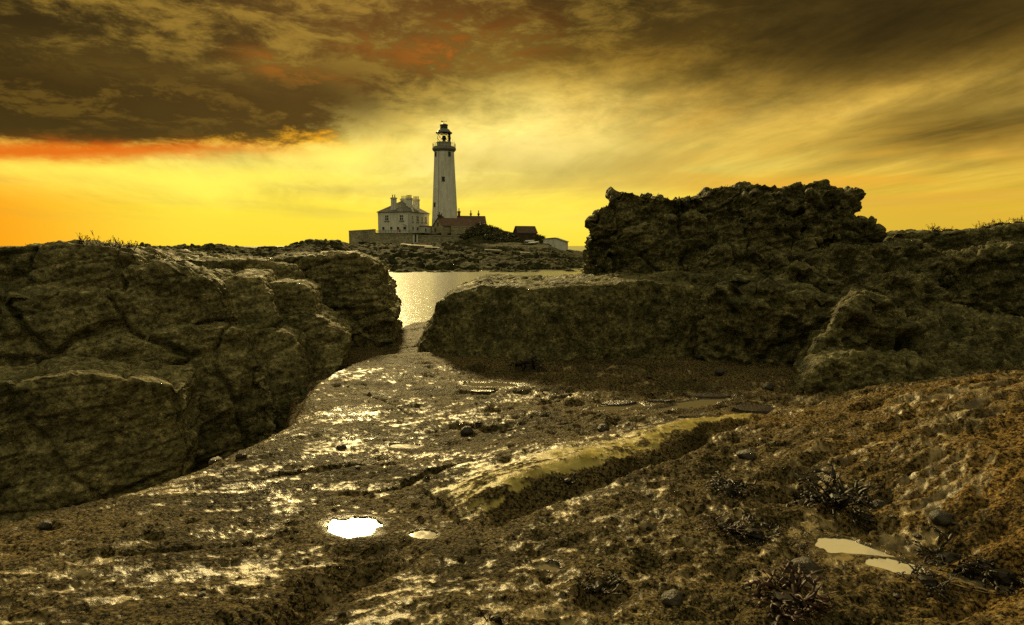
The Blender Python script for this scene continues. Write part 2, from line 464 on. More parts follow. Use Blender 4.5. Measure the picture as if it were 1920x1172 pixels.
M_WHITE = white_mat()
M_TRIM = plain('grey_trim', (.20, .20, .17), .6, .12, 1.0)
M_DOME = plain('lead_dome', (.10, .115, .10), .45, .2, .8)
M_BLACK = plain('dark_iron', (.020, .020, .018), .5, .2, 1)
M_GLASS = plain('window_glass', (.018, .018, .014), .12, .1, 1, spec=.5)
M_SLATE = plain('slate_roof', (.11, .105, .08), .6, .25, 1.2, bump=.4, bscale=6)
M_TILE = plain('red_pantile', (.105, .054, .030), .7, .3, 1.0, bump=.5, bscale=4)
M_TIMBER = plain('dark_timber', (.075, .050, .025), .7, .3, 2.0)
M_SAND = plain('pale_concrete', (.38, .35, .22), .8, .2, .5)
M_PALESLAB = plain('pale_slab', (.17, .155, .09), .8, .3, .6)
M_SCRUB = plain('scrub_leaves', (.075, .072, .024), .7, .5, .8)
M_POT = plain('clay_pot', (.20, .11, .05), .7, .2, 3)
M_HULL = plain('boat_paint', (.62, .62, .55), .5, .1, 2)
M_REDSIGN = plain('red_paint', (.45, .03, .02), .5, .1, 2)


def wall_mat():
    m, g, b = mat('rubble_wall')
    p = g.n('ShaderNodeNewGeometry').outputs['Position']
    v = g.n('ShaderNodeTexVoronoi'); g.put(v.inputs['Vector'], g.vmul(p, (1, 1, 1.7))); v.inputs['Scale'].default_value = 1.5
    e = g.vor(g.vmul(p, (1, 1, 1.7)), 1.5, 'DISTANCE_TO_EDGE')
    k = g.sep(v.outputs['Color'])[0]
    c = g.mix(k, (.20, .175, .10), (.46, .41, .26))
    c = g.mix(g.ss(e, .07, .02), c, (.30, .28, .19))
    c = g.scale(c, g.lin(g.noise(p, .25, 4, .6), .3, .7, .7, 1.25))
    g.put(b.inputs['Base Color'], c); b.inputs['Roughness'].default_value = .85
    bp = g.n('ShaderNodeBump'); bp.inputs['Strength'].default_value = .6; bp.inputs['Distance'].default_value = .08
    g.put(bp.inputs['Height'], g.ss(e, 0, .12)); g.l.new(bp.outputs[0], b.inputs['Normal'])
    return m


M_RUBBLE = wall_mat()


def glazing_mat():
    m, g, b = mat('lantern_glass')
    b.inputs['Base Color'].default_value = (1, .97, .85, 1); b.inputs['Roughness'].default_value = .02
    b.inputs['Transmission Weight'].default_value = 1.0; b.inputs['IOR'].default_value = 1.02
    return m


M_LANTERN = glazing_mat()

# ------------------------------------------------------------------ sea
def make_sea():
    v = []; f = []
    rs = [0, 6, 20, 60, 200, 800, 3000, 12000, 26000]; n = 64
    for r in rs:
        for i in range(n):
            a = 2 * math.pi * i / n; v.append((r * math.cos(a), r * math.sin(a), 0.0))
    for j in range(len(rs) - 1):
        for i in range(n):
            k = (i + 1) % n; f.append((j * n + i, j * n + k, (j + 1) * n + k, (j + 1) * n + i))
    o = link('sea', np_mesh('sea', np.array(v), np.array(f)), M_SEA); tag(o, kind='structure')


make_sea()

# ------------------------------------------------------------------ the shelf in front: one height field
BASEZ = 2.6


def world_line(pts, z=BASEZ): return np.array([at_z(x, y, z)[:2] for x, y in pts])


def signed(L, X, Y):
    """distance to a polyline, positive on its left; and the share of its length at the nearest point"""
    best = np.full(X.shape, 1e9); sg = np.zeros(X.shape); tt = np.zeros(X.shape)
    seg = np.hypot(*(L[1:] - L[:-1]).T); cum = np.concatenate([[0], np.cumsum(seg)]) / seg.sum()
    for i in range(len(L) - 1):
        a, d = L[i], L[i + 1] - L[i]
        t = np.clip(((X - a[0]) * d[0] + (Y - a[1]) * d[1]) / (d @ d), 0, 1)
        dx, dy = X - a[0] - t * d[0], Y - a[1] - t * d[1]
        D = np.hypot(dx, dy); k = D < best - 1e-9
        best = np.where(k, D, best); sg = np.where(k, np.sign(d[0] * dy - d[1] * dx), sg); tt = np.where(k, cum[i] + t * (cum[i + 1] - cum[i]), tt)
    return best * np.where(sg == 0, 1, sg), tt


CTRL = [(-400, 1172, 2.66), (0, 1172, 2.64), (300, 1172, 2.62), (540, 1160, 2.56), (630, 1100, 2.54), (760, 1172, 2.66), (900, 1172, 2.66), (1200, 1172, 2.62), (1500, 1172, 2.60),
        (1920, 1172, 2.66), (2300, 1172, 2.8), (0, 1010, 2.62), (300, 1000, 2.62), (480, 950, 2.60), (662, 990, 2.54), (800, 1003, 2.545), (300, 890, 2.56), (600, 850, 2.59), (790, 850, 2.55),
        (600, 760, 2.57), (720, 700, 2.60), (900, 725, 2.54), (1000, 700, 2.56), (980, 690, 2.58), (1200, 700, 2.56), (1180, 760, 2.53), (1400, 740, 2.50), (1050, 860, 2.63), (1200, 815, 2.64),
        (1300, 800, 2.62), (1100, 980, 2.60), (1300, 910, 2.62), (1450, 860, 2.65), (1470, 775, 2.56), (1560, 760, 2.62), (1620, 760, 2.78), (1700, 740, 2.90), (1800, 730, 2.97),
        (1920, 715, 3.04), (2200, 700, 3.1), (1750, 860, 2.82), (1900, 850, 2.95), (1900, 1000, 2.74), (1600, 940, 2.63), (1620, 1045, 2.57), (1720, 1060, 2.57), (1850, 1090, 2.58), (2200, 1000, 2.9)]
_cp = np.array([[*at_z(x, y, z)[:2], z] for x, y, z in CTRL] + [[0, 1, 2.65], [-3, 1, 2.66], [3, 1, 2.75], [0, 10, 2.5], [6, 10, 2.5], [-4, 10, 2.5], [10, 9, 2.5], [2, 16, 2.4], [-2.2, 13, 2.5], [-2.5, 10, 2.52], [0, 18, 2.4], [8, 7.2, 2.7], [5.0, 7.6, 2.5], [3.6, 6.9, 2.5]])
def _phi(r): return np.sqrt(r * r + .12)
_D = np.hypot(_cp[:, None, 0] - _cp[None, :, 0], _cp[:, None, 1] - _cp[None, :, 1])
_W = np.linalg.solve(_phi(_D) + 1e-2 * np.eye(len(_cp)) * -1, _cp[:, 2] - BASEZ)

CRACK = world_line([(520, 1230), (575, 1168), (640, 1118), (705, 1072), (770, 1030), (840, 1000), (905, 990), (1000, 952), (1100, 922), (1180, 897), (1250, 868), (1330, 828), (1390, 797)])
_sg = np.concatenate([[0], np.cumsum(np.hypot(*(CRACK[1:] - CRACK[:-1]).T))]); T905 = float(_sg[6] / _sg[-1]); T705 = float(_sg[3] / _sg[-1])
EDGE = world_line([(-500, 1080), (-200, 1010), (0, 957), (120, 928), (220, 902), (350, 857), (450, 815), (528, 778)])
EDGE = np.vstack([EDGE, world_line([(548, 730), (600, 682), (650, 644), (720, 616), (800, 594), (900, 580)], 2.40)])
STEP = world_line([(532, 782), (570, 745), (605, 715), (645, 690), (700, 668), (785, 655), (860, 652)])
BED = world_line([(560, 752), (620, 690), (680, 665), (790, 641)], 2.45)
CLEFT = world_line([(860, 786), (905, 790), (935, 806), (962, 792)])
CR1 = world_line([(220, 1050), (330, 1030), (420, 1018), (560, 985)])
CR2 = world_line([(470, 908), (560, 892), (640, 870), (730, 852)])
CR3 = world_line([(650, 918), (720, 905), (800, 878), (885, 862)])
CR4 = world_line([(700, 735), (740, 752), (770, 765)])
SEAM = world_line([(1010, 800), (1110, 815), (1210, 842)])
# pools by two ends of their long axis, half width, water level
POOLS = [(618, 985, 712, 992, .105, 2.553), (775, 1000, 820, 1006, .045, 2.553), (1530, 1016, 1690, 1058, .095, 2.575), (1620, 1052, 1745, 1075, .055, 2.574), (1000, 1063, 1046, 1066, .045, 2.575), (1790, 1085, 1910, 1105, .055, 2.585),
         (735, 836, 785, 838, .055, 2.552), (870, 720, 975, 722, .10, 2.545), (1235, 768, 1360, 748, .10, 2.515), (1385, 768, 1455, 764, .07, 2.515), (1115, 768, 1215, 757, .08, 2.530)]
def _pool(x0, y0, x1, y1, hw, lv):
    a, b = at_z(x0, y0, lv), at_z(x1, y1, lv); c = (a + b) / 2; d = b - a
    return (c.x, c.y, d.length / 2, hw, lv, math.atan2(d.y, d.x))
PW = [_pool(*p) for p in POOLS]
HOLES = [(1465, 908, .10), (1285, 940, .09), (1040, 1092, .11), (1590, 990, .10), (405, 868, .07), (500, 853, .05), (1410, 1000, .10), (1620, 935, .07), (1160, 1000, .06), (1375, 1075, .09), (1230, 1060, .12),
         (1130, 1130, .12), (1350, 1140, .12), (990, 1110, .06), (545, 1000, .06), (880, 1040, .05), (1790, 905, .09), (1700, 800, .10), (1690, 1130, .07), (1800, 790, .09), (930, 795, .06), (690, 735, .05), (820, 880, .05)]


def ground(X, Y, full=False):
    X = np.asarray(X, np.float64); Y = np.asarray(Y, np.float64); shp = X.shape; X = X.ravel(); Y = Y.ravel(); O = np.zeros_like(X)
    z = np.full(X.shape, BASEZ)
    for (cx, cy, _), wgt in zip(_cp, _W): z += wgt * _phi(np.hypot(X - cx, Y - cy))
    z = np.clip(z, 2.40, 3.2)
    wx, wy = X + .10 * fbm(X * 1.3, Y * 1.3, O, 3, 21), Y + .10 * fbm(X * 1.3, Y * 1.3, O, 3, 31)
    # long joint: mound face on its far side, raised lip on the near side lower down
    s, t = signed(CRACK, X + .06 * fbm(X * 3, Y * 3, O, 4, 61), Y + .06 * fbm(X * 3, Y * 3, O, 4, 62))
    u_ = sst(t, T905, .95)
    A = .145 * sst(t, T905 - .02, T905 + .10) * (1 - .35 * u_) * (1 - .6 * sst(t, .86, 1.0)) * (.85 + .3 * vnoise(t * 9, O, O, 5))
    Bn = (1 - sst(t, T705 - .03, T705 + .10))
    z += A * sst(s, -.02, .25) * np.exp(-np.clip(s, 0, None) ** 2 / (.52 - .20 * u_) ** 2) * (s > 0)
    z += .05 * Bn * sst(-s, 0, .12) * np.exp(-np.clip(-s, 0, None) ** 2 / .5 ** 2) * (s < 0)
    z -= .22 * Bn * (1 - sst(s, 0, .40)) * (s >= 0) + .22 * Bn * (1 - sst(-s, 0, .06)) * (s < 0)
    z -= (.035 * sst(t, T905 - .03, T905 + .12) + .010) * np.exp(-(s / .04) ** 2) * (1 - .4 * sst(t, .9, 1))
    # crease lines
    for L, wd, dp in ((CLEFT, .05, .08), (SEAM, .018, .03), (CR1, .013, .022), (CR2, .016, .03), (CR3, .026, .04), (CR4, .014, .03)):
        q, _ = signed(L, wx, wy); z -= dp * np.exp(-(q / wd) ** 2)
    # far lower bed beyond the step, then the gully
    e, te = signed(EDGE, wx, wy)
    q, tq = signed(STEP, wx, wy)
    z -= .11 * sst(q, -.02, .10) * sst(np.abs(q), 7, 5) * sst(Y, 4.6, 5.2)
    q2, _ = signed(BED, wx, wy)
    z -= .07 * np.exp(-(q2 / .04) ** 2)
    z -= .11 * sst(e, -.40, .05) ** 2
    # undulation and lumps, drawn out along the bedding
    U, V = X * .92 + Y * .38, Y * .92 - X * .38
    lump = fbm(U * 1.7, V * 3.2, O, 5, 3)
    rightw = sst(X + .25 * Y, .2, 2.2)
    fl = 1 - .75 * sst(s, .0, .1) * sst(s, .75, .45) * sst(t, T905, T905 + .08)           # the mound is smoother
    z += lump * (.022 + .034 * rightw) * fl
    mid = fbm(U * 7, V * 11, O, 4, 9, .55)
    z += (mid * (.012 + .020 * rightw) + .012 * (1 - rightw) * fbm(U * 5, V * 17, O, 4, 10, .6, ridged=True)) * fl
    # weathering hollows
    f1, r1 = worley2(wx * 2.6, wy * 3.4, 4)
    z -= sst(f1, .30, .08) * (r1 > .72 - .27 * rightw) * (.012 + .055 * rightw) * fl
    f2, r2 = worley2(wx * 7, wy * 8.5, 14)
    z -= sst(f2, .36, .14) * (r2 > .78 - .33 * rightw) * (.012 + .020 * rightw) * fl
    f4, r4 = worley2(wx * 15 + 3, wy * 19, 15)
    z -= sst(f4, .36, .16) * (r4 > .80 - .3 * rightw) * (.007 + .006 * rightw) * fl
    hn = fbm(X * 11, Y * 13, O, 3, 33)
    for hx, hy, hr in HOLES:
        c = at_z(hx, hy, 2.6); d = np.hypot(X - c.x, (Y - c.y) * .8) * (1 + .45 * hn)
        z -= sst(d, hr * 1.1, hr * .25) * hr * .40
    rip = fbm(X * 1.3 + .4 * Y, Y * 6.5, O, 4, 77, .55, ridged=True) * sst(X + .15 * Y, 1.3, 2.6)
    z += .034 * rip
    # pools
    wet = np.zeros_like(z); clear = np.ones_like(z)
    for px, py, rx, ry, lv, rot in PW:
        dx, dy = X - px, Y - py; c, sn = math.cos(rot), math.sin(rot)
        rho = np.hypot((dx * c + dy * sn) / rx, (dy * c - dx * sn) / ry) + .42 * fbm(X * 8, Y * 13, O, 3, 41, .5)
        z = z + (np.minimum(z, lv + .012 + .25 * (z - lv)) - z) * sst(rho, 2.9, 1.3)
        z = np.where(z < lv + .006, z + (lv + .006 - z) * sst(rho, 2.6, 1.3) * (rho > 1.0), z)
        low_ = lv - .014 + .030 * np.clip(fbm(X * 20, Y * 26, O, 2, 43, .5) - .15, 0, 1) * sst(rho, .25, .95)
        z = z + (np.minimum(z, low_) - z) * sst(rho, 1.12, .92)
        wet = np.maximum(wet, sst(rho, 2.0, 1.0)); clear = np.minimum(clear, sst(rho, .9, 2.3))
    # barnacle crust and bare patches
    cov = .75 * fbm(U * 7.5, V * 25.0, O, 4, 15, .60) + .55 * fbm(U * 1.6, V * 2.4, O, 3, 19) + .40 * fbm(U * 34, V * 50, O, 2, 16)
    mound = sst(s, -.02, .06) * sst(s, .82 - .36 * u_, .45 - .22 * u_) * sst(t, T905 - .01, T905 + .06)
    front = sst(s, .0, .03) * sst(s, .13, .07) * sst(t, T905, T905 + .06)
    cov = cov - .55 * mound * (1 - front) + .9 * front + .06 * rightw
    cov = cov + .8 * sst(Y, 7.2, 8.2)
    cover = sst(cov, -.43, -.20)
    b1, br = worley2(X * 62, Y * 62, 23); b2, _ = worley2(X * 27, Y * 27, 24)
    z += cover * clear * ((1 - np.clip(b1, 0, 1)) * .006 * (.3 + br) + (1 - np.clip(b2, 0, 1)) * .004 + .006 * fbm(X * 34, Y * 40, O, 2, 37))
    # side of the gully
    z = np.where(e > -.05, z - 1.9 * sst(e, -.05, .42), z)
    z = z - 3.0 * sst(Y, 17, 21)
    if not full: return z.reshape(shp)
    wet = np.maximum(wet * .95 * sst(Y, 8.5, 7.5), .62 * sst(fbm(X * 2.2, Y * 3.6, O, 4, 51), .0, .40) * sst(np.hypot((X + .75 + .1 * Y), (Y - 5) * .35), 1.5, .2))
    gold = np.clip(sst(X, 1.2, 2.5) * sst(Y, 6.2, 4.8) * (.75 + .9 * fbm(X * 1.6, Y * 2, O, 4, 88)) + .5 * sst(X, -1.2, -2.2) * sst(Y, 3.2, 2.2) * sst(fbm(X * 2, Y * 2, O, 3, 89), -.3, .4), 0, 1)  # where warm light is tinted into the crust: right side and near left
    return z.reshape(shp), cover, wet, gold, np.clip(mound, 0, 1)


def make_shelf():
    na, nr = 1000, 620
    a = np.linspace(R(-58), R(58), na); r = 1.25 * (22.0 / 1.25) ** np.linspace(0, 1, nr)
    Rr, Aa = np.meshgrid(r, a, indexing='ij')
    X, Y = Rr * np.sin(Aa), Rr * np.cos(Aa)
    z, cover, wet, gold, sand = ground(X, Y, True)
    v = np.stack([X.ravel(), Y.ravel(), z.ravel()], 1)
    i = np.arange(nr * na).reshape(nr, na)
    f = np.stack([i[:-1, :-1], i[:-1, 1:], i[1:, 1:], i[1:, :-1]], -1).reshape(-1, 4)[:, ::-1]
    me = np_mesh('rock_shelf', v, f)
    for n, d in (('cover', cover), ('wet', wet), ('gold', gold), ('sand', sand)): attr(me, n, d)
    o = link('rock_shelf', me, M_SLAB, smooth=True); tag(o, kind='structure')


make_shelf()


def on_ground(px, py):
    z = 2.6
    for _ in range(8):
        p = at_z(px, py, z); z = .5 * z + .5 * float(ground(np.array([p.x]), np.array([p.y]))[0])
    return Vector((p.x, p.y, z))


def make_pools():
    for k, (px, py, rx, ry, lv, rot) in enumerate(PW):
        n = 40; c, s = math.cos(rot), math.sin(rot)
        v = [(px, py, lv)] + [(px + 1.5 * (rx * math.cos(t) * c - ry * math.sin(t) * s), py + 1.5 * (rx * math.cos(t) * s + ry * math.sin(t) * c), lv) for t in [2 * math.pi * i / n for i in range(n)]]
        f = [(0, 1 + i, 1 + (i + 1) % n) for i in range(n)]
        o = link('tide_pool', np_mesh('tide_pool', np.array(v), np.array(f)), M_POOLGLARE if k in (2, 3) else M_POOLDARK); tag(o, kind='structure')


make_pools()

# ------------------------------------------------------------------ boulders and crags
def rock(name, label, cat, pieces, material, voxel=.022, smooth=3, strata=.03, lumps=.06, pits=.03, pit_scale=4.0, seed=0, group=None, fine=1.0, crack=.02, rough=.02, facet=.07, pockets=()):
    """pieces: (outline [(px, py, depth)], thickness) -> solid of real depth, remeshed, weathered"""
    bm = bmesh.new()
    for pts, thick in pieces:
        fr = [at_depth(x, y, d) for x, y, d in pts]
        cen = sum(fr, Vector()) / len(fr)
        top = max(p.z for p in fr)
        bk = []
        for p in fr:
            q = cen + (p - cen) * .93; q.y = p.y + thick; q.x += p.x / max(p.y, 1) * thick * .7
            bk.append(q)
        n = len(fr)
        vs = [bm.verts.new(p) for p in fr] + [bm.verts.new(p) for p in bk]
        bmesh.ops.triangulate(bm, faces=[bm.faces.new(vs[:n]), bm.faces.new(vs[n:][::-1])])
        for i in range(n):
            j = (i + 1) % n; bm.faces.new((vs[j], vs[i], vs[n + i], vs[n + j]))
    bmesh.ops.recalc_face_normals(bm, faces=bm.faces)
    me0 = bpy.data.meshes.new('tmp'); bm.to_mesh(me0); bm.free()
    o = bpy.data.objects.new('tmp', me0); COL.objects.link(o)
    m = o.modifiers.new('r', 'REMESH'); m.mode = 'VOXEL'; m.voxel_size = voxel
    m = o.modifiers.new('s', 'SMOOTH'); m.factor = .5; m.iterations = smooth * 3
    dg = bpy.context.evaluated_depsgraph_get()
    me = bpy.data.meshes.new_from_object(o.evaluated_get(dg))
    bpy.data.objects.remove(o); bpy.data.meshes.remove(me0)
    nv = len(me.vertices); co = np.empty(nv * 3, np.float32); no = np.empty(nv * 3, np.float32)
    me.vertices.foreach_get('co', co); me.vertices.foreach_get('normal', no)
    co = co.reshape(-1, 3).astype(np.float64); no = no.reshape(-1, 3)
    x, y, z = co.T; S = seed * 13.7
    d = lumps * fbm(x * 1.5 + S, y * 1.5, z * 1.9, 4, seed)
    d += .45 * lumps * fbm(x * 4.5 + S, y * 4.5, z * 6, 4, seed + 3, .55)
    if facet:
        wv = .22 * fbm(x * 2.5 + S, y * 2.5, z * 2.5, 3, seed + 41)
        h1, h2, hid = worley3(x * 1.9 + S + wv, y * 1.9 + wv, z * 3.6 + wv, seed + 43)
        d += facet * (hid - .5) * sst(h2 - h1, .0, .10)
        k1, k2, kid = worley3(x * 5.5 + S + wv, y * 5.5, z * 10 + wv, seed + 47)
        d += .35 * facet * (kid - .5) * sst(k2 - k1, .0, .12)
    d += rough * fbm(x * 5.5 + S, y * 5.5, z * 7, 4, seed + 15, .6, ridged=True)
    if strata:
        zz = z * 4.6 - .22 * x * 4.6 + 1.1 * fbm(x * .7, y * .7, z * .7 + S, 3, seed + 7)
        k = zz - np.floor(zz)
        lay = _h(np.floor(zz).astype(np.int64), np.zeros(nv, np.int64), np.zeros(nv, np.int64), seed + 5)
        d += strata * ((lay - .5) * .9 * sst(k, 0, .25) * sst(k, 1, .8) - .8 * np.exp(-((k - .02) / .06) ** 2))
        d += strata * .5 * fbm(x * 2, y * 2, z * 18 + S, 3, seed + 8)
    if pits:
        b1, b2, rid = worley3(x * pit_scale + S, y * pit_scale, z * pit_scale, seed + 9)
        d -= pits * sst(b1, .50, .12) * (rid > .35)
        c1, c2, rd2 = worley3(x * pit_scale * 2.7 + S, y * pit_scale * 2.7, z * pit_scale * 2.7, seed + 19)
        d -= .45 * pits * sst(c1, .5, .15) * (rd2 > .4)
    for ux, uy, ud, ur, udp in pockets:
        c_ = at_depth(ux, uy, ud); q = np.sqrt((x - c_.x) ** 2 + ((y - c_.y) * .6) ** 2 + ((z - c_.z) * 1.15) ** 2) / ur * (1 + .35 * fbm(x * 5, y * 5, z * 5 + S, 3, seed + 61))
        d += udp * (-sst(q, 1.0, .45) + .22 * np.exp(-((q - 1.15) / .16) ** 2))
    if crack:
        g1, g2, _ = worley3(x * 1.25 + S + .22 * fbm(x * 3, y * 3, z * 3, 2, 4), y * .8, z * .85 + .25 * x, seed + 29)
        d -= crack * np.exp(-((g2 - g1) / .045) ** 2) * 2.2
    d += fine * (.012 * fbm(x * 17, y * 17, z * 20, 4, seed + 11, .6))
    co = co + no * d[:, None]
    me.vertices.foreach_set('co', co.astype(np.float32).ravel()); me.update()
    me.materials.clear()
    o = link(name, me, material, smooth=True); me.name = name
    return tag(o, label, cat, group)


def rocks():
    # ---- right side
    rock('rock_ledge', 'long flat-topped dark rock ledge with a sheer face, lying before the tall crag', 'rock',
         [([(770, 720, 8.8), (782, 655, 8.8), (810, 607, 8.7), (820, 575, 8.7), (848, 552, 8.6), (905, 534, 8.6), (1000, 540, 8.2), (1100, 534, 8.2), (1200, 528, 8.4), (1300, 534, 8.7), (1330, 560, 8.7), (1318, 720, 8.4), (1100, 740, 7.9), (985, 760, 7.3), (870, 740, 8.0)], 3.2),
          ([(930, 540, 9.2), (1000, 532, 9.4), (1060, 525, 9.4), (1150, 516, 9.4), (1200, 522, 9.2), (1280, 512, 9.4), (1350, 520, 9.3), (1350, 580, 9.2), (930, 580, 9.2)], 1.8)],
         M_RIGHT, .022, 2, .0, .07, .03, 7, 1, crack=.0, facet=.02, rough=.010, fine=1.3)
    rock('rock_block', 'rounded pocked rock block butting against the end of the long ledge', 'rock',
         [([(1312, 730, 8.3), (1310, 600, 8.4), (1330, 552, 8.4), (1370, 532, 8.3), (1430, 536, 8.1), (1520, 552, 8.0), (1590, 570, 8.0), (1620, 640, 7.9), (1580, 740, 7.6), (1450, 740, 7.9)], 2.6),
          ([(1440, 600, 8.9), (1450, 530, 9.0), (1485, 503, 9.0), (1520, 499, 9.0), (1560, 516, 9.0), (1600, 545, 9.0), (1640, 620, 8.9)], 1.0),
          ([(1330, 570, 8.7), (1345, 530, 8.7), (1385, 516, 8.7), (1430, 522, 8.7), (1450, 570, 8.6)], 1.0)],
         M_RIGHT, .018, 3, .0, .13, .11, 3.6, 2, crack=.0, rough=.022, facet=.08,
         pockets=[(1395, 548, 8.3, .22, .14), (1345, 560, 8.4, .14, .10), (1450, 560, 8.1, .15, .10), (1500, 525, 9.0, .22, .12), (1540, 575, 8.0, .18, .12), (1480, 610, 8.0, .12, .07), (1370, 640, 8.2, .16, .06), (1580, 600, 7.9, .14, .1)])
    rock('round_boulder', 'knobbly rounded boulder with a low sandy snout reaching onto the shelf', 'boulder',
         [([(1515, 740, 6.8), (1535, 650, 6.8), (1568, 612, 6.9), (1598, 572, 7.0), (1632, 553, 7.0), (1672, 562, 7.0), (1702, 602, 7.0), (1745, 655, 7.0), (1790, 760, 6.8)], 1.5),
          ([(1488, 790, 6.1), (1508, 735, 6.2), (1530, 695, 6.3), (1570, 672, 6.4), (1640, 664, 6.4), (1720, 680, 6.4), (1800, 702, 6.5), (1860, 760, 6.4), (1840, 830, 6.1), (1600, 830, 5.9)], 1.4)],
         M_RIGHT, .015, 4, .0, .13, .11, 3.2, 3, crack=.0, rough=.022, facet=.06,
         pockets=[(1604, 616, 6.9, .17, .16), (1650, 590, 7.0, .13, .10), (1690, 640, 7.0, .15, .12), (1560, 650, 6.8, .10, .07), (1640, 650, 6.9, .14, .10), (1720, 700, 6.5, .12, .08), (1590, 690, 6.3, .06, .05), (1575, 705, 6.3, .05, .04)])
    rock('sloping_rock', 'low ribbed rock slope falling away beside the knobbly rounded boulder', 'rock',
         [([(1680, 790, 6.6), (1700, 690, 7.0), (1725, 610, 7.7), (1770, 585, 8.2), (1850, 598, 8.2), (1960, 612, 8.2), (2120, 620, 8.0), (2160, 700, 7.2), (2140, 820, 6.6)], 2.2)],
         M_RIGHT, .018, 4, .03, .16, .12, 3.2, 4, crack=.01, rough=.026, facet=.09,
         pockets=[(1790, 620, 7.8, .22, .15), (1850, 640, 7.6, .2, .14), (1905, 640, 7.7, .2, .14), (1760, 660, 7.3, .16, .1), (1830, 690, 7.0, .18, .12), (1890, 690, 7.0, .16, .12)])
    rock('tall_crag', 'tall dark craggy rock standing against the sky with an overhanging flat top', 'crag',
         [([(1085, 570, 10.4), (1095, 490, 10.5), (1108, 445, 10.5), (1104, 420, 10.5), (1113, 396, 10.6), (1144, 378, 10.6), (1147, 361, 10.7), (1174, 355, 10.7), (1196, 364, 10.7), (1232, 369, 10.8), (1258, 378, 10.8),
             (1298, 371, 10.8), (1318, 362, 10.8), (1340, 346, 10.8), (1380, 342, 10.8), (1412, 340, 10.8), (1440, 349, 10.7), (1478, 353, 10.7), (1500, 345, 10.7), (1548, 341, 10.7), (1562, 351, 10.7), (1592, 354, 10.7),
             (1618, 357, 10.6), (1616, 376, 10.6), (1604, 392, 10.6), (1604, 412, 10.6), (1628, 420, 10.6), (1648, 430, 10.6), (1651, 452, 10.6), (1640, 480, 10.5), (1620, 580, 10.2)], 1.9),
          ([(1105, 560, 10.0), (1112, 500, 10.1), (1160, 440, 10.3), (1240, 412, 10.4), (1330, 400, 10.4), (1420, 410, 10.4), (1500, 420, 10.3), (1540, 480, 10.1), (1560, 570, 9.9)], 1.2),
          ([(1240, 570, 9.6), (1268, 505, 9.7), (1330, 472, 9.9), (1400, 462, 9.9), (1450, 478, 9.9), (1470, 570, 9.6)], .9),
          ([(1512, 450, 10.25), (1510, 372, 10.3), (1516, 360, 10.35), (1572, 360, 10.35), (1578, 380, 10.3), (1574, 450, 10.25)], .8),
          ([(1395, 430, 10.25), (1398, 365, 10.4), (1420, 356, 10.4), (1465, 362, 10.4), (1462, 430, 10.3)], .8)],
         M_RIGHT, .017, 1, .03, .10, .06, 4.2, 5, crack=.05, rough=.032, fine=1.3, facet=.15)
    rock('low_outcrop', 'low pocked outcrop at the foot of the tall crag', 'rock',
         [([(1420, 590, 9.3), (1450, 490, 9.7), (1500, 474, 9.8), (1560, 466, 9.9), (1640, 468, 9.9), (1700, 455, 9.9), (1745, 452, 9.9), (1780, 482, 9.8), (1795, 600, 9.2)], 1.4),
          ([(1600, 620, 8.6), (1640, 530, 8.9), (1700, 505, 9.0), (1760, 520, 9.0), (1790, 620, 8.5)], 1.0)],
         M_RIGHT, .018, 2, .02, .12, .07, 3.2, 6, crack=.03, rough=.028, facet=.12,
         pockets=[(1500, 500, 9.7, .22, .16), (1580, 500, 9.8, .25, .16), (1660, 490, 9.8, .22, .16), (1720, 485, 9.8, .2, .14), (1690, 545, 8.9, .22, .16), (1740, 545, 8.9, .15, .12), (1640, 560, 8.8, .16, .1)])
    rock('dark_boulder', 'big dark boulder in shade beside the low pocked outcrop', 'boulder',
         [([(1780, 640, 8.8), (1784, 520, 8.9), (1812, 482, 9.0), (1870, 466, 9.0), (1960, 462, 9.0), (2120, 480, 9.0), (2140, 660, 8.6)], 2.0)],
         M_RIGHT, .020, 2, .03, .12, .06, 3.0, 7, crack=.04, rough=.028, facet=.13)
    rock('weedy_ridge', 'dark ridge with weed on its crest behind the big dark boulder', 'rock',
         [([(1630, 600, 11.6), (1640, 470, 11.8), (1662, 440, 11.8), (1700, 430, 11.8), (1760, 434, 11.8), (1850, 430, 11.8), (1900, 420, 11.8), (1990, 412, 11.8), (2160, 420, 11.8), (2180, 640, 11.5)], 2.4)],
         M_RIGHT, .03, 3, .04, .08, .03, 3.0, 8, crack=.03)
    # ---- left side
    rock('cliff_block', 'largest brown layered block of the low cliff with sprigs of weed on its crest', 'rock',
         [([(-260, 1000, 5.4), (-260, 500, 6.0), (-60, 480, 6.3), (0, 466, 6.4), (40, 459, 6.5), (130, 453, 6.6), (200, 459, 6.7), (250, 474, 6.7), (300, 500, 6.6), (350, 512, 6.7), (400, 524, 6.8), (426, 560, 6.8), (444, 602, 6.8), (440, 660, 6.8), (420, 860, 6.7), (100, 960, 5.9)], 2.2),
          ([(-260, 700, 5.3), (-240, 560, 5.6), (0, 540, 5.9), (160, 545, 6.2), (260, 560, 6.4), (290, 620, 6.4), (180, 690, 6.1), (60, 740, 5.8)], 1.6)],
         M_LEFT, .018, 2, .026, .09, .008, 5, 11, crack=.055, rough=.014, facet=.075, fine=1.3)
    rock('bulging_rock', 'bulging brown rock foot sloping under the largest cliff block', 'rock',
         [([(60, 960, 5.2), (95, 720, 5.6), (150, 660, 5.8), (230, 632, 6.0), (330, 622, 6.2), (420, 610, 6.4), (455, 622, 6.5), (480, 670, 6.5), (512, 735, 6.4), (515, 800, 6.3), (500, 900, 6.2), (350, 960, 5.7)], 1.4)],
         M_LEFT, .016, 3, .026, .08, .008, 5, 12, crack=.04, rough=.012, facet=.06, fine=1.3)
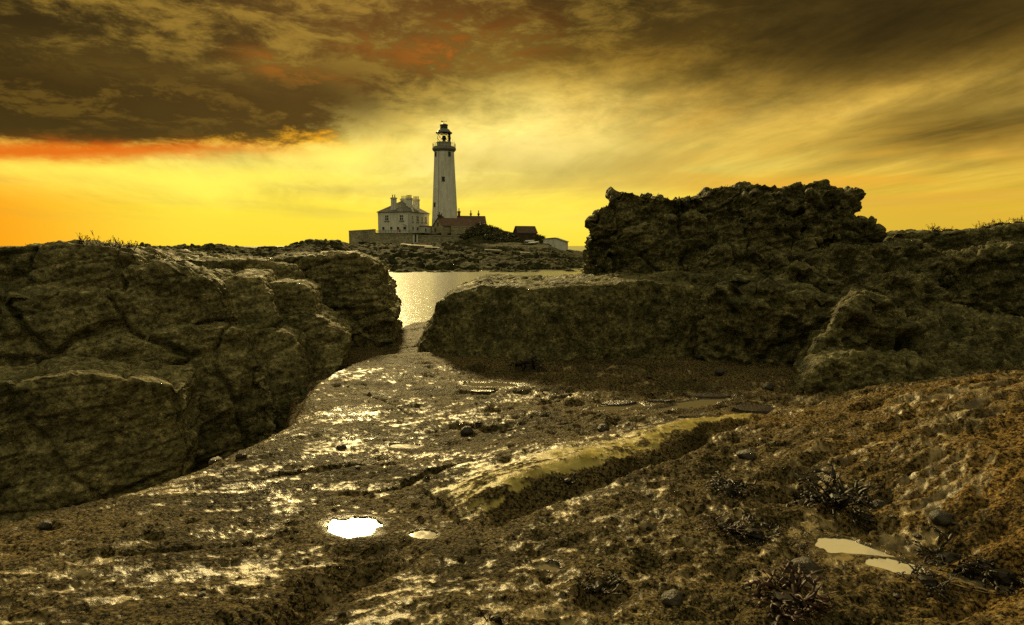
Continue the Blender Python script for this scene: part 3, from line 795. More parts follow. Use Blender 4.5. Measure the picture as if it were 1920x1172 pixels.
    rock('low_block', 'low layered block with a lit flat top in front of the cliff', 'rock',
         [([(-300, 1120, 4.3), (-300, 735, 4.5), (0, 716, 4.65), (80, 706, 4.7), (170, 700, 4.8), (250, 714, 4.95), (345, 725, 5.15), (353, 748, 5.15), (346, 790, 5.1), (358, 832, 5.1), (345, 920, 5.0), (100, 1080, 4.5)], .9)],
         M_LEFT, .013, 3, .030, .045, .006, 6, 13, crack=.025, rough=.010, facet=.045, fine=1.3)
    rock('square_block', 'squarish brown block split from the largest cliff block by a crack', 'rock',
         [([(446, 640, 7.0), (418, 560, 7.1), (408, 526, 7.3), (440, 514, 7.4), (486, 519, 7.5), (506, 560, 7.4), (520, 606, 7.2), (470, 640, 7.0)], 1.6)],
         M_LEFT, .016, 2, .02, .05, .01, 6, 14, crack=.0, rough=.012, facet=.045, fine=1.3)
    rock('back_block', 'round-shouldered brown block behind the squarish cracked one', 'rock',
         [([(480, 640, 8.0), (490, 540, 8.1), (520, 528, 8.2), (560, 532, 8.2), (586, 548, 8.2), (592, 580, 8.1), (590, 640, 8.0)], 1.6)],
         M_LEFT, .020, 3, .03, .05, .01, 6, 15, crack=.0, rough=.012, facet=.045, fine=1.3)
    rock('gully_block', 'pale brown angular block at the head of the gully under the round-shouldered one', 'rock',
         [([(450, 660, 6.9), (462, 618, 7.0), (515, 612, 7.1), (560, 640, 7.0), (570, 700, 6.8), (570, 800, 6.6), (500, 860, 6.4), (490, 740, 6.6)], 1.3),
          ([(510, 640, 7.6), (530, 596, 7.8), (590, 586, 7.9), (625, 606, 8.0), (652, 634, 8.0), (648, 668, 7.8), (600, 740, 7.4), (540, 760, 7.3)], 1.2)],
         M_LEFT, .017, 3, .025, .05, .01, 6, 16, crack=.01, rough=.012, facet=.045, fine=1.3)
    rock('headland_rock', 'steep layered rock ending the low cliff beside the open water', 'rock',
         [([(480, 700, 10), (488, 505, 10.1), (520, 484, 10.2), (590, 477, 10.3), (655, 476, 10.3), (680, 484, 10.3), (706, 496, 10.2), (716, 512, 10.2), (716, 535, 10.1), (728, 565, 10), (740, 598, 10), (736, 622, 10), (750, 720, 10)], 3.0)],
         M_LEFT, .022, 2, .06, .07, .01, 5, 17, crack=.02, rough=.012, facet=.045, fine=1.3)
    rock('rough_rock', 'flat rough rock top behind the cliff blocks', 'rock',
         [([(120, 640, 8.6), (200, 470, 9.2), (260, 472, 9.6), (350, 478, 9.8), (430, 486, 9.8), (500, 492, 9.8), (560, 510, 9.7), (560, 640, 9.2)], 3.2)],
         M_LEFT, .030, 2, .05, .08, .02, 4, 18, crack=.03)


rocks()

# ------------------------------------------------------------------ island
def px_az(px): return math.atan((px - 960) / F / math.cos(PITCH))


def island_h(A, Rr):
    """height over azimuth (radians) and range"""
    pxs = np.array([-200, 150, 250, 400, 480, 545, 575, 605, 640, 660, 700, 780, 865, 885, 905, 925, 945, 965, 990, 1010, 1030, 1050, 1075, 1100, 1130, 1160])
    eh = np.array([2.6, 3.0, 3.2, 3.1, 2.5, 3.2, 4.4, 4.9, 4.5, 4.2, 4.2, 4.6, 5.4, 8.8, 9.6, 8.8, 7.9, 7.2, 6.6, 5.6, 4.4, 3.0, 2.0, 1.2, .5, -.8])
    rm = np.interp(A, [px_az(x) for x in (-200, 500, 620, 660, 1000, 1160)], [150, 155, 165, 205, 205, 200])
    E = np.interp(A, [px_az(x) for x in pxs], eh)
    t = np.clip((Rr - 97) / (rm - 97), 0, 1.0)
    base = -.6 + (np.minimum(E, 4.6) + .6) * (1 - (1 - t) ** 1.35)
    up = np.maximum(E - 4.6, 0) * sst(Rr, 190, 214)
    z = base + up
    Yd = Rr * np.cos(A); y0 = np.interp(A, [px_az(670), px_az(700), px_az(706), px_az(800)], [220.5, 218.0, 216.6, 216.6])
    plate = sst(A, px_az(660), px_az(666)) * sst(A, px_az(912), px_az(872)) * sst(Yd, y0, y0 + 1.2)
    z = np.where(plate > 0, np.maximum(z, z + (8.3 - z) * plate), z)
    z = z - 12 * sst(Rr, 285, 340) * sst(A, R(-40), R(-20)) - 9 * sst(Rr, 205, 300) * (1 - sst(A, R(-20), R(-14)))
    return z


def make_island():
    na, nr = 620, 330
    a = np.linspace(R(-46), R(12), na); r = 92 * (345 / 92) ** np.linspace(0, 1, nr)
    Rr, A = np.meshgrid(r, a, indexing='ij'); X, Y = Rr * np.sin(A), Rr * np.cos(A)
    z = island_h(A, Rr)
    x, y, o = X.ravel(), Y.ravel(), np.zeros(X.size)
    rocky = (sst(Rr, 93, 101) * sst(Y, 212, 196) * (1 - .75 * sst(A, px_az(850), px_az(890)) * sst(Y, 150, 178))).ravel()
    f1, r1 = worley2(x * .16 + .5 * fbm(x * .2, y * .2, o, 2, 3), y * .22, 71); f2, r2 = worley2(x * .42, y * .5, 72)
    f3, r3 = worley2(x * .9, y * 1.1, 76)
    dz = (r3 - .5) * .55 * sst(f3, .7, .45) + (r1 - .5) * 1.7 * sst(f1, .75, .45) + (r2 - .5) * 1.0 * sst(f2, .7, .4) + .55 * fbm(x * .12, y * .12, o, 4, 73) + .25 * fbm(x * .9, y * .9, o, 3, 74)
    z = z.ravel() + dz * rocky + .25 * fbm(x * .3, y * .3, o, 3, 75) * (1 - rocky)
    # sheer little edge at the tide line
    i = np.arange(nr * na).reshape(nr, na)
    f = np.stack([i[:-1, :-1], i[:-1, 1:], i[1:, 1:], i[1:, :-1]], -1).reshape(-1, 4)[:, ::-1]
    o_ = link('island', np_mesh('island', np.stack([x, y, z], 1), f), M_FAR); tag(o_, kind='structure')


make_island()


def isl(px, d):
    """point on the island's ground at pixel column px and forward depth d"""
    X = (px - 960) / F / math.cos(PITCH) * d
    return Vector((X, d, float(island_h(np.array([math.atan2(X, d)]), np.array([math.hypot(X, d)]))[0])))


PLAT = 8.3


def window(parent, x, y, z, wd, ht, axis='y', sill=True, bars=True, surround=None):
    """window on a face; axis 'y' looks along -y, 'x' looks along +x; x,y,z its centre on the wall face"""
    def T(mb_):
        if axis == 'x':
            mb_.v = [(x + (-v[1]), y + v[0], z + v[2]) for v in mb_.v]
        else:
            mb_.v = [(x + v[0], y + v[1], z + v[2]) for v in mb_.v]
        return mb_
    w2, h2 = wd / 2, ht / 2
    fr = MB(); t = .09
    fr.box(-w2 - t, -w2, -.10, .05, -h2 - t, h2 + t).box(w2, w2 + t, -.10, .05, -h2 - t, h2 + t).box(-w2, w2, -.10, .05, h2, h2 + t).box(-w2, w2, -.10, .05, -h2 - t, -h2)
    if bars: fr.box(-.06, .06, -.07, .04, -h2, h2).box(-w2, -.06, -.065, .04, -.02, .10).box(.06, w2, -.065, .04, -.02, .10)
    wn = T(fr).build('window', surround or M_WHITE, parent)
    T(MB().box(-w2, w2, -.03, .03, -h2, h2)).build('pane', M_GLASS, wn)
    if sill: T(MB().box(-w2 - .35, w2 + .35, -.24, .02, -h2 - .42, -h2 - t - .01)).build('sill', M_TRIM, wn)


def lighthouse():
    d = 237.0; c = at_depth(834.5, 440, d); k = d / F
    root = empty('lighthouse', (c.x, c.y, PLAT - .2)); b = PLAT - .2
    def zz(py): return at_depth(834.5, py, d).z - b
    z281, zb = zz(281), 0
    r_top, r_415 = 18.0 * k, 24.0 * k
    def rad(z): return r_top + (r_415 - r_top) * (max(z281 - z, 0) / (z281 - zz(415))) ** 1.12
    prof = [(rad(z), z) for z in np.linspace(0, z281, 16)]
    MB().lathe(prof, 56).build('tower', M_WHITE, root, True)
    gal = MB().lathe([(r_top * .99, z281 - .9), (r_top + .55, z281 - .3), (r_top + .75, z281), (r_top + .75, z281 + .45), (r_top + .35, z281 + .75), (r_top + .35, zz(276)), (4.0, zz(276))], 48).build('gallery', M_TRIM, root, True)
    rail = MB(); rr = r_top + .62
    for i in range(20):
        a = 2 * math.pi * i / 20; rail.tube((rr * math.cos(a), rr * math.sin(a), zz(276) - .6), (rr * math.cos(a), rr * math.sin(a), zz(276) + 1.2), .045, 5)
    for h in (.3, .75, 1.2):
        for i in range(40):
            a, a2 = 2 * math.pi * i / 40, 2 * math.pi * (i + 1) / 40
            rail.tube((rr * math.cos(a), rr * math.sin(a), zz(276) + h), (rr * math.cos(a2), rr * math.sin(a2), zz(276) + h), .03, 4)
    rail.build('railing', M_BLACK, gal)
    rl = 12.6 * k
    MB().lathe([(rl + .1, zz(276)), (rl + .1, zz(268)), (rl + .25, zz(268) + .05), (rl + .25, zz(267)), (0.3, zz(267))], 40, cap=False).build('lantern_wall', M_WHITE, root, True)
    lan = MB()
    z0, z1 = zz(267.3), zz(250)
    nb = 9
    for i in range(nb):                       # crossed glazing bars
        a, a2 = 2 * math.pi * i / nb, 2 * math.pi * (i + 1) / nb
        p, q = (rl * math.cos(a), rl * math.sin(a)), (rl * math.cos(a2), rl * math.sin(a2))
        for j in range(2):
            za, zb_ = z0 + (z1 - z0) * j / 2, z0 + (z1 - z0) * (j + 1) / 2
            lan.tube((*p, za), (*q, zb_), .05, 5); lan.tube((*q, za), (*p, zb_), .05, 5)
    lan.build('glazing_bars', M_BLACK, root)
    MB().lathe([(rl - .12, z0), (rl - .12, z1)], 24, cap=False).build('lantern_glass', M_LANTERN, root, True)
    # solid landward quarter of the lantern
    vs = []; n = 10
    for i in range(n + 1):
        a = R(-42) + R(66) * i / n
        for rr_ in (rl - .2, rl - .35):
            for z in (z0, z1): vs.append((rr_ * math.cos(a), rr_ * math.sin(a), z))
    fs = []
    for i in range(n):
        o = 4 * i; fs += [(o, o + 4, o + 5, o + 1), (o + 2, o + 3, o + 7, o + 6), (o, o + 2, o + 6, o + 4), (o + 1, o + 5, o + 7, o + 3)]
    MB().poly(vs, fs).build('blank_panel', M_TRIM, root)
    MB().lathe([(.25, z0), (.6, z0 + .3), (.6, z0 + .6), (.35, z0 + .8), (.68, z0 + .95), (.75, z0 + 1.6), (.68, z0 + 2.1), (.25, z0 + 2.5)], 16).build('lamp', M_BLACK, root, True)
    dome = MB().lathe([(rl + .45, z1 - .05), (rl + .5, z1 + .25), (rl + .2, z1 + .3), (rl * .93, z1 + .75), (rl * .75, z1 + 1.35), (rl * .52, zz(241.5)), (1.35, zz(241)), (1.35, zz(235.5)), (1.55, zz(235)), (1.5, zz(234)), (.9, zz(232.5)), (.12, zz(231.5))], 32)
    dm = dome.build('dome', M_DOME, root, True)
    v = MB().tube((0, 0, zz(232)), (0, 0, zz(226.5)), .06, 5).tube((-.95, 0, zz(227.6)), (.85, 0, zz(227.6)), .05, 5)
    v.box(-1.05, -.35, -.03, .03, zz(228.6), zz(226.6)); v.prism([(.85, zz(228.4)), (1.15, zz(227.6)), (.85, zz(226.8))], -.03, .03)
    v.build('weather_vane', M_BLACK, dm)
    for px, top in ((819, 268), (851, 262), (854, 266), (815.5, 271)):
        X = (px - 834.5) * k; an = MB().tube((X, -.8, zz(276)), (X, -.8, zz(top)), .05, 5)
        if px == 851: an.tube((X - .4, -.8, zz(269)), (X + .4, -.8, zz(269)), .05, 5)
        an.build('aerial', M_BLACK, gal)
    for px, py, h in ((820, 291, 1.4), (845.5, 291, 1.5), (834.5, 338, 1.5), (817.5, 385, 1.4)):
        z = zz(py); r = rad(z); X = (px - 834.5) * k; a = math.asin(X / r); yy = -r * math.cos(a)
        wn = MB()
        w2 = .42; wn.box(-w2 - .16, -w2, -.10, .3, -h / 2 - .16, h / 2 + .16).box(w2, w2 + .16, -.10, .3, -h / 2 - .16, h / 2 + .16).box(-w2, w2, -.10, .3, h / 2, h / 2 + .16).box(-w2, w2, -.10, .3, -h / 2 - .16, -h / 2)
        o = wn.build('window', M_TRIM, root); o.location = (X, yy, z); o.rotation_euler = (0, 0, a)
        MB().box(-w2, w2, -.04, .25, -h / 2, h / 2).build('pane', M_GLASS, o)
    pipe = MB()
    for i in range(14):
        z, z2 = z281 * i / 14, z281 * (i + 1) / 14
        def P(z): r = rad(z) + .03; a = math.asin(-9.0 * k / r); return (r * math.sin(a), -r * math.cos(a), z)
        pipe.tube(P(z), P(z2), .05, 4)
    pipe.build('cable', M_TRIM, root)
    tag(root, 'tall white lighthouse tower with dark gallery and domed lantern', 'lighthouse')


lighthouse()


def hip_roof(L1, L2, ez, az, ov=.35, ridge=.42):
    """hipped roof over a plan x -L1..0, y 0..L2, ridge along y"""
    x0, x1, y0, y1 = -L1 - ov, ov, -ov, L2 + ov; xm = (x0 + x1) / 2; ya, yb = y0 + (y1 - y0) * ridge, y1 - (y1 - y0) * ridge
    return MB().poly([(x0, y0, ez), (x1, y0, ez), (x1, y1, ez), (x0, y1, ez), (xm, ya, az), (xm, yb, az), (x0, y0, ez - .2), (x1, y0, ez - .2), (x1, y1, ez - .2), (x0, y1, ez - .2)],
                     [(0, 1, 4), (1, 2, 5, 4), (2, 3, 5), (3, 0, 4, 5), (6, 7, 1, 0), (7, 8, 2, 1), (8, 9, 3, 2), (9, 6, 0, 3), (9, 8, 7, 6)])


def chimney(parent, x, y, z0, z1, wx, wy, pots, m=None, along='x'):
    c = MB().box(x - wx / 2, x + wx / 2, y - wy / 2, y + wy / 2, z0, z1 - .35).box(x - wx / 2 - .18, x + wx / 2 + .18, y - wy / 2 - .18, y + wy / 2 + .18, z1 - .35, z1)
    c.box(x - wx / 2 + .05, x + wx / 2 - .05, y - wy / 2 + .05, y + wy / 2 - .05, z1, z1 + .15)
    o = c.build('chimney', m or M_WHITE, parent)
    for i in range(pots):
        t = (i + .5) / pots - .5
        px, py = (x + t * wx, y) if along == 'x' else (x, y + t * wy)
        MB().lathe([(.20, z1 + .12), (.15, z1 + .9), (.21, z1 + .95), (.21, z1 + 1.1), (.12, z1 + 1.1)], 8, px, py).build('chimney_pot', M_POT, o)


def keeper_house():
    d = 225.0; k = d / F; c = at_depth(768, 440, d)
    th = R(-17); root = empty('keepers_house', (c.x, c.y, PLAT), th)
    L1, L2 = 12.2, 16.5; ez = at_depth(768, 396.5, d).z - PLAT; az = ez + 4.3
    MB().box(-L1, 0, 0, L2, -.3, ez - .2).box(-L1 - .08, .08, -.08, L2 + .08, ez - .75, ez - .45).build('wall', M_WHITE, root)
    rf = hip_roof(L1, L2, ez, az).build('roof', M_SLATE, root)
    chimney(rf, -6.6, 1.4, ez - .1, ez + 4.9, 1.7, 1.1, 2)
    chimney(rf, -5.4, 7.0, ez + 2.8, ez + 4.9, 2.3, 1.1, 3)
    chimney(rf, -2.2, 4.6, ez + 1.6, ez + 4.9, 2.0, 1.1, 4)
    chimney(rf, -1.4, 8.6, ez + .8, ez + 4.7, 2.2, 1.0, 4)
    for x in (-8.7, -3.0): window(root, x, 0, 5.5, 1.25, 1.75)
    for x, w_, s in ((-10.1, .9, 0), (-7.0, .8, 0), (-4.4, .8, 0), (-1.8, 1.1, 0)): window(root, x, 0, 1.85, w_, 1.0, sill=False, bars=False)
    for y, w_ in ((2.6, .5), (6.6, 1.5), (10.3, 1.1), (13.6, 1.3)): window(root, 0, y, 5.3, w_, 1.9, 'x', bars=w_ > .8)
    for y, w_ in ((2.6, .9), (6.4, 1.2)): window(root, 0, y, 1.8, w_, 1.2, 'x', sill=False, bars=False)
    # rounded flat-roofed bay on the far side
    by = MB(); n = 14; pts = [(0, 8.2)] + [(2.6 * math.sin(math.pi * i / n) ** .6 + .0, 12.3 - 4.1 * math.cos(math.pi * i / n)) for i in range(1, n)] + [(0, 16.4)]
    m_ = len(pts); by.poly([(x + .01, y, 0) for x, y in pts] + [(x + .01, y, 2.6) for x, y in pts], [tuple(range(m_))[::-1], tuple(range(m_, 2 * m_))] + [(i, (i + 1) % m_, m_ + (i + 1) % m_, m_ + i) for i in range(m_)])
    bo = by.build('bay', M_WHITE, root)
    MB().poly([(x * 1.06 + .02, 12.3 + (y - 12.3) * 1.05, 2.61) for x, y in pts] + [(x * 1.06 + .02, 12.3 + (y - 12.3) * 1.05, 2.95) for x, y in pts], [tuple(range(m_))[::-1], tuple(range(m_, 2 * m_))] + [(i, (i + 1) % m_, m_ + (i + 1) % m_, m_ + i) for i in range(m_)]).build('bay_roof', M_TRIM, bo)
    window(root, 1.9, 9.0, 1.4, .9, 1.2, 'y', sill=False, bars=False)
    MB().tube((-2.6, -.04, 3.3), (-1.0, -.9, 2.75), .06, 5).box(-1.2, -.8, -1.1, -.75, 2.55, 2.8).build('outside_lamp', M_BLACK, root)
    MB().tube((-.15, -.12, 0), (-.15, -.12, ez - .75), .07, 6).build('drainpipe', M_TRIM, root)
    tag(root, 'two-storey white house with a hipped slate roof and pot-topped chimneys', 'house')


keeper_house()


def line_wall(name, label, pts, thick, material, cope=True, group=None):
    """wall along points (x, y, z_bottom, z_top)"""
    vs = []; fs = []; n = len(pts)
    for i, (x, y, zb, zt) in enumerate(pts):
        a = pts[max(i - 1, 0)]; b = pts[min(i + 1, n - 1)]
        t = Vector((b[0] - a[0], b[1] - a[1], 0)).normalized(); nn = Vector((-t.y, t.x, 0)) * thick / 2
        vs += [(x - nn.x, y - nn.y, zb), (x + nn.x, y + nn.y, zb), (x + nn.x, y + nn.y, zt), (x - nn.x, y - nn.y, zt)]
    for i in range(n - 1):
        o = 4 * i; p = o + 4
        fs += [(o, p, p + 3, o + 3), (p + 1, o + 1, o + 2, p + 2), (o + 3, p + 3, p + 2, o + 2)]
    fs += [(0, 3, 2, 1), (4 * n - 4, 4 * n - 3, 4 * n - 2, 4 * n - 1)]
    cx, cy = pts[0][0], pts[0][1]
    root = empty(name, (cx, cy, pts[0][2]))
    def loc(v): return [(x - cx, y - cy, z - pts[0][2]) for x, y, z in v]
    MB().poly(loc(vs), fs).build('masonry', material, root)
    if cope:
        vs2 = []
        for i, (x, y, zb, zt) in enumerate(pts):
            a = pts[max(i - 1, 0)]; b = pts[min(i + 1, n - 1)]
            t = Vector((b[0] - a[0], b[1] - a[1], 0)).normalized(); nn = Vector((-t.y, t.x, 0)) * (thick / 2 + .08)
            vs2 += [(x - nn.x, y - nn.y, zt + .01), (x + nn.x, y + nn.y, zt + .01), (x + nn.x, y + nn.y, zt + .26), (x - nn.x, y - nn.y, zt + .26)]
        MB().poly(loc(vs2), fs).build('coping', M_SAND, root)
    return tag(root, label, 'wall', group)


def ip(px, py, d): p = at_depth(px, py, d); return p


def walls():
    def seg(l): return [(ip(x, yt, d).x, d, ip(x, yb, d).z, ip(x, yt, d).z) for x, yt, yb, d in l]
    line_wall('terrace_wall', 'tall end of the stone terrace wall, before the white house, sloping at its outer corner', seg([(656, 434, 465, 221), (670, 433, 466, 218.5), (690, 432, 466, 217), (703, 431, 466, 216)]), .9, M_RUBBLE)
    line_wall('retaining_wall', 'long rough stone retaining wall under the railing of the white house', seg([(702.5, 441, 468, 215), (725, 441, 469, 214.5), (750, 441, 470, 214), (776, 441.5, 470, 214)]), .9, M_RUBBLE)
    line_wall('low_wall', 'lower dark stone wall running from the white gate post to the scrub', seg([(783, 443, 464, 214), (810, 443, 463, 214.5), (840, 442.5, 462, 215), (868, 442, 462, 216)]), .8, M_RUBBLE)
    line_wall('cottage_wall', 'stone yard wall in front of the red-roofed cottage', seg([(846, 425.5, 446, 218), (870, 425.5, 446, 218.5), (893, 426, 446, 219), (908, 430, 446, 220)]), .7, M_RUBBLE)
    for px0, px1, lab in ((774, 777.5, 'white gate post at the end of the long retaining wall'), (781, 784, 'white gate post at the end of the lower dark wall')):
        a, b = ip(px0, 441, 213.4), ip(px1, 455, 213.4)
        root = empty('gate_post', ((a.x + b.x) / 2, 213.4, b.z - 1.2)); wv = (b.x - a.x) / 2; h = a.z - b.z + 1.2
        MB().box(-wv, wv, -.3, .3, 0, h).build('post', M_HULL, root); MB().box(-wv - .08, wv + .08, -.38, .38, h + .003, h + .22).build('post_cap', M_SAND, root)
        tag(root, lab, 'gate post')
    # railing along the terrace
    a, b = ip(702, 432, 216.2), ip(772, 436.5, 215.2)
    root = empty('terrace_railing', (a.x, 216.2, PLAT - .1)); L = b.x - a.x
    zb = ip(702, 440, 216).z - PLAT + .1
    n = 13
    for i in range(n + 1):
        x = L * i / n; y = -1.0 * i / n
        MB().tube((x, y, zb - .5), (x, y, zb + 1.35), .08, 5).build('post', M_TRIM, root)
    for h in (.45, .9, 1.35): MB().tube((0, 0, zb + h), (L, -1.0, zb + h), .065, 5).build('rail', M_TRIM, root)
    tag(root, 'thin metal railing along the terrace before the white house', 'railing')
    c = ip(749.5, 434, 217); root = empty('notice_board', (c.x, 217, PLAT))
    MB().box(-.35, .35, -.05, .05, .35, 1.25).build('panel', M_REDSIGN, root); MB().box(-.04, .04, .06, .12, -.1, 1.2).build('post', M_TRIM, root)
    tag(root, 'small red notice board behind the terrace railing', 'sign')


walls()


def gable_house(name, label, px, py_base, d, L, W, eave, apex, rot, wallm, roofm, chims, wins=(), cat='cottage', base=None):
    """gable end at x 0..W facing -y, length L along +y; rot turns it"""
    c = ip(px, py_base, d); root = empty(name, (c.x, c.y, base if base is not None else c.z), rot)
    MB().prism([(0, -.4), (W, -.4), (W, eave), (W / 2, apex - .12), (0, eave)], 0, L).build('wall', wallm, root)
    t = .22; ov = .25
    def sl(x0, z0, x1, z1): return MB().prism([(x0, z0), (x1, z1), (x1, z1 + t), (x0, z0 + t)], -ov, L + ov)
    k = (apex - eave) / (W / 2)
    rf = sl(-ov, eave - ov * k + .02, W / 2, apex).build('roof', roofm, root)
    sl(W + ov, eave - ov * k + .02, W / 2, apex).build('roof_slope', roofm, rf)
    for x, y, z0, z1, w_, n in chims: chimney(rf, x, y, z0, z1, w_, w_, n, M_TIMBER)
    for x, y, z, w_, h_, ax in wins: window(root, x, y, z, w_, h_, ax, sill=False, bars=False, surround=M_TIMBER)
    return tag(root, label, cat)


def cottages():
    gable_house('cottage', 'stone cottage with a red pantile roof below the lighthouse', 812, 438, 222, 13.0, 6.6, 2.6, 5.2, R(-52), M_RUBBLE, M_TILE,
                [(3.3, .6, 4.6, 6.3, .8, 1), (1.2, 2.8, 3.2, 5.9, .8, 1)], [(3.3, 0, 3.2, .7, .9, 'y'), (1.6, 0, 1.3, .8, .9, 'y')], base=PLAT - .2)
    gable_house('long_cottage', 'longer red-roofed cottage with thin chimneys behind the stone yard wall', 857, 436, 232, 9.6, 5.6, 3.2, 6.3, R(-78), M_RUBBLE, M_TILE,
                [(2.8, .4, 5.8, 8.0, .8, 1), (1.6, 4.8, 4.6, 7.4, .5, 1), (1.6, 7.6, 4.6, 7.4, .5, 1)], [], base=PLAT - .2)
    gable_house('boathouse', 'small dark timber hut with a rusty roof beside the scrub', 963, 458, 206, 6.2, 4.6, 2.0, 4.0, R(-72), M_TIMBER, plain('rusty_roof', (.075, .045, .026), .75, .3, 1.5), [],
                [(4.6, 1.6, 1.0, 1.0, .9, 'x'), (4.6, 4.0, 1.0, 1.0, .9, 'x')], 'hut', base=isl(975, 206).z - .3)
    # white walled shed with a lean roof at the right end
    c = isl(1018, 196); root = empty('white_shed', (c.x, 196, c.z - .8), R(-14))
    MB().poly([(0, 0, 0), (6.8, 0, -1.2), (6.8, 0, 1.5), (3.6, 0, 2.6), (0, 0, 2.3), (0, 5, 0), (6.8, 5, -1.2), (6.8, 5, 1.5), (3.6, 5, 2.6), (0, 5, 2.3)],
              [(0, 1, 2, 3, 4), (9, 8, 7, 6, 5), (0, 5, 6, 1), (1, 6, 7, 2), (2, 7, 8, 3), (3, 8, 9, 4), (4, 9, 5, 0)]).build('wall', M_WHITE, root)
    MB().poly([(-.2, -.3, 2.34), (3.6, -.3, 2.64), (7.1, -.3, 1.45), (7.1, 5.3, 1.45), (3.6, 5.3, 2.64), (-.2, 5.3, 2.34), (-.2, -.3, 2.5), (3.6, -.3, 2.8), (7.1, -.3, 1.6), (7.1, 5.3, 1.6), (3.6, 5.3, 2.8), (-.2, 5.3, 2.5)],
              [(0, 1, 4, 5), (1, 2, 3, 4), (6, 11, 10, 7), (7, 10, 9, 8), (0, 6, 7, 1), (1, 7, 8, 2), (2, 8, 9, 3), (3, 9, 10, 4), (4, 10, 11, 5), (5, 11, 6, 0)]).build('roof', M_SLATE, root)
    tag(root, 'white-walled shed with a low kinked roof at the end of the island', 'shed')
    p = [isl(1034, 190), isl(1048, 190.5), isl(1060, 191)]
    line_wall('white_wall', 'short white wall below the white-walled shed', [(q.x, q.y, q.z - 1.0, q.z + h) for q, h in zip(p, (.6, 1.3, 1.5))], .5, M_WHITE, False)


cottages()


def boat(px, d, rot, L, label):
    c = isl(px, d); root = empty('rowing_boat', (c.x, d, c.z + .25), rot); root.rotation_euler = (R(12), 0, rot)
    n = 10; vs = []; fs = []
    for i in range(n + 1):
        t = i / n * 2 - 1; wd = .78 * (1 - max(t, 0) ** 2.2 * .98) * (1 - max(-t, 0) ** 4 * .35); sh = .62 + .22 * max(t, 0) ** 2
        vs += [(t * L / 2, -wd, sh), (t * L / 2, -wd * .75, .18), (t * L / 2, 0, 0), (t * L / 2, wd * .75, .18), (t * L / 2, wd, sh), (t * L / 2, wd * .82, sh), (t * L / 2, 0, .25), (t * L / 2, -wd * .82, sh)]
    for i in range(n):
        for j in range(8):
            a, b = i * 8 + j, i * 8 + (j + 1) % 8; fs.append((a, b, b + 8, a + 8))
    fs += [tuple(range(8))[::-1], tuple(n * 8 + j for j in range(8))]
    MB().poly(vs, fs).build('hull', M_HULL, root)
    for t in (-.25, .2): MB().box(t * L - .12, t * L + .12, -.6, .6, .42, .47).build('thwart', M_TIMBER, root)
    tag(root, label, 'boat')


boat(993, 196, R(-35), 3.6, 'white rowing boat drawn up closest to the timber hut')
boat(1001, 190, R(-28), 3.4, 'white rowing boat drawn up below the other one')


def slab_stone(px, d, lx, ly, lz, rot, tilt, label):
    c = isl(px, d); bm = bmesh.new(); bmesh.ops.create_cube(bm, size=1)
    bmesh.ops.bevel(bm, geom=bm.edges[:], offset=.12, segments=1, affect='EDGES')
    for v in bm.verts: v.co = Vector((v.co.x * lx * random.uniform(.85, 1.1), v.co.y * ly * random.uniform(.85, 1.1), v.co.z * lz))
    me = bpy.data.meshes.new('flat_rock'); bm.to_mesh(me); bm.free()
    o = link('flat_rock', me, M_PALESLAB); o.location = (c.x, d, c.z + .35); o.rotation_euler = (R(tilt), R(tilt / 2), R(rot)); tag(o, label, 'rock', 'pale slabs on the island shore')


for a in ((790, 168, 7, 2.2, .7, 8, 6, 'longest pale flat slab on the island shore below the gate posts'), (770, 176, 5, 2, .6, 14, 8, 'pale flat slab just uphill of the longest one on the island'), (812, 160, 4, 2, .6, -5, 5, 'short pale slab beside the longest one on the island shore'), (925, 150, 4, 1.6, .5, 5, 6, 'pale slab on the island shore below the scrub bushes'), (985, 140, 2.4, 1.2, .6, 20, 8, 'small chunky pale block near the island tide line'), (990, 188, 5.5, 3, .4, 38, -6, 'broad pale slab beside the rowing boats')):
    slab_stone(*a)


# scrub on the slope right of the cottages: leafy tufts on a twiggy frame
def shrub(px, d, rx, h, seed, label):
    c = isl(px, d); rs = np.random.default_rng(seed); root = empty('scrub_bush', (c.x, d, c.z - .3))
    n = int(1500 * rx * h / 6) + 400
    u = rs.normal(size=(n, 3)); u /= np.linalg.norm(u, axis=1)[:, None]
    rad = rs.random(n) ** .45
    lob = 1 + .28 * fbm(u[:, 0] * 2.2 + seed, u[:, 1] * 2.2, u[:, 2] * 2.2, 3, seed)
    p = np.stack([u[:, 0] * rx * rad * lob, u[:, 1] * rx * .7 * rad * lob, np.abs(u[:, 2]) * h * rad * lob], 1)
    s = .16 + .22 * rs.random(n)
    t1 = rs.normal(size=(n, 3)); t1 /= np.linalg.norm(t1, axis=1)[:, None]; t2 = np.cross(t1, rs.normal(size=(n, 3))); t2 /= np.linalg.norm(t2, axis=1)[:, None]
    v = np.stack([p - t1 * s[:, None], p + t2 * s[:, None] * .5, p + t1 * s[:, None], p - t2 * s[:, None] * .5], 1).reshape(-1, 3)
    f = np.arange(4 * n).reshape(n, 4)
    link('foliage', np_mesh('foliage', v, f), M_SCRUB, root)
    tw = MB()
    for i in range(26):
        a = rs.uniform(0, 2 * math.pi); q = rs.uniform(.4, 1.1)
        tw.tube((0, 0, 0), (rx * q * math.cos(a), rx * .7 * q * math.sin(a), h * rs.uniform(.6, 1.12)), .05, 4, .015)
    tw.build('stem', M_TIMBER, root)
    tag(root, label, 'bush', 'scrub on the island slope')


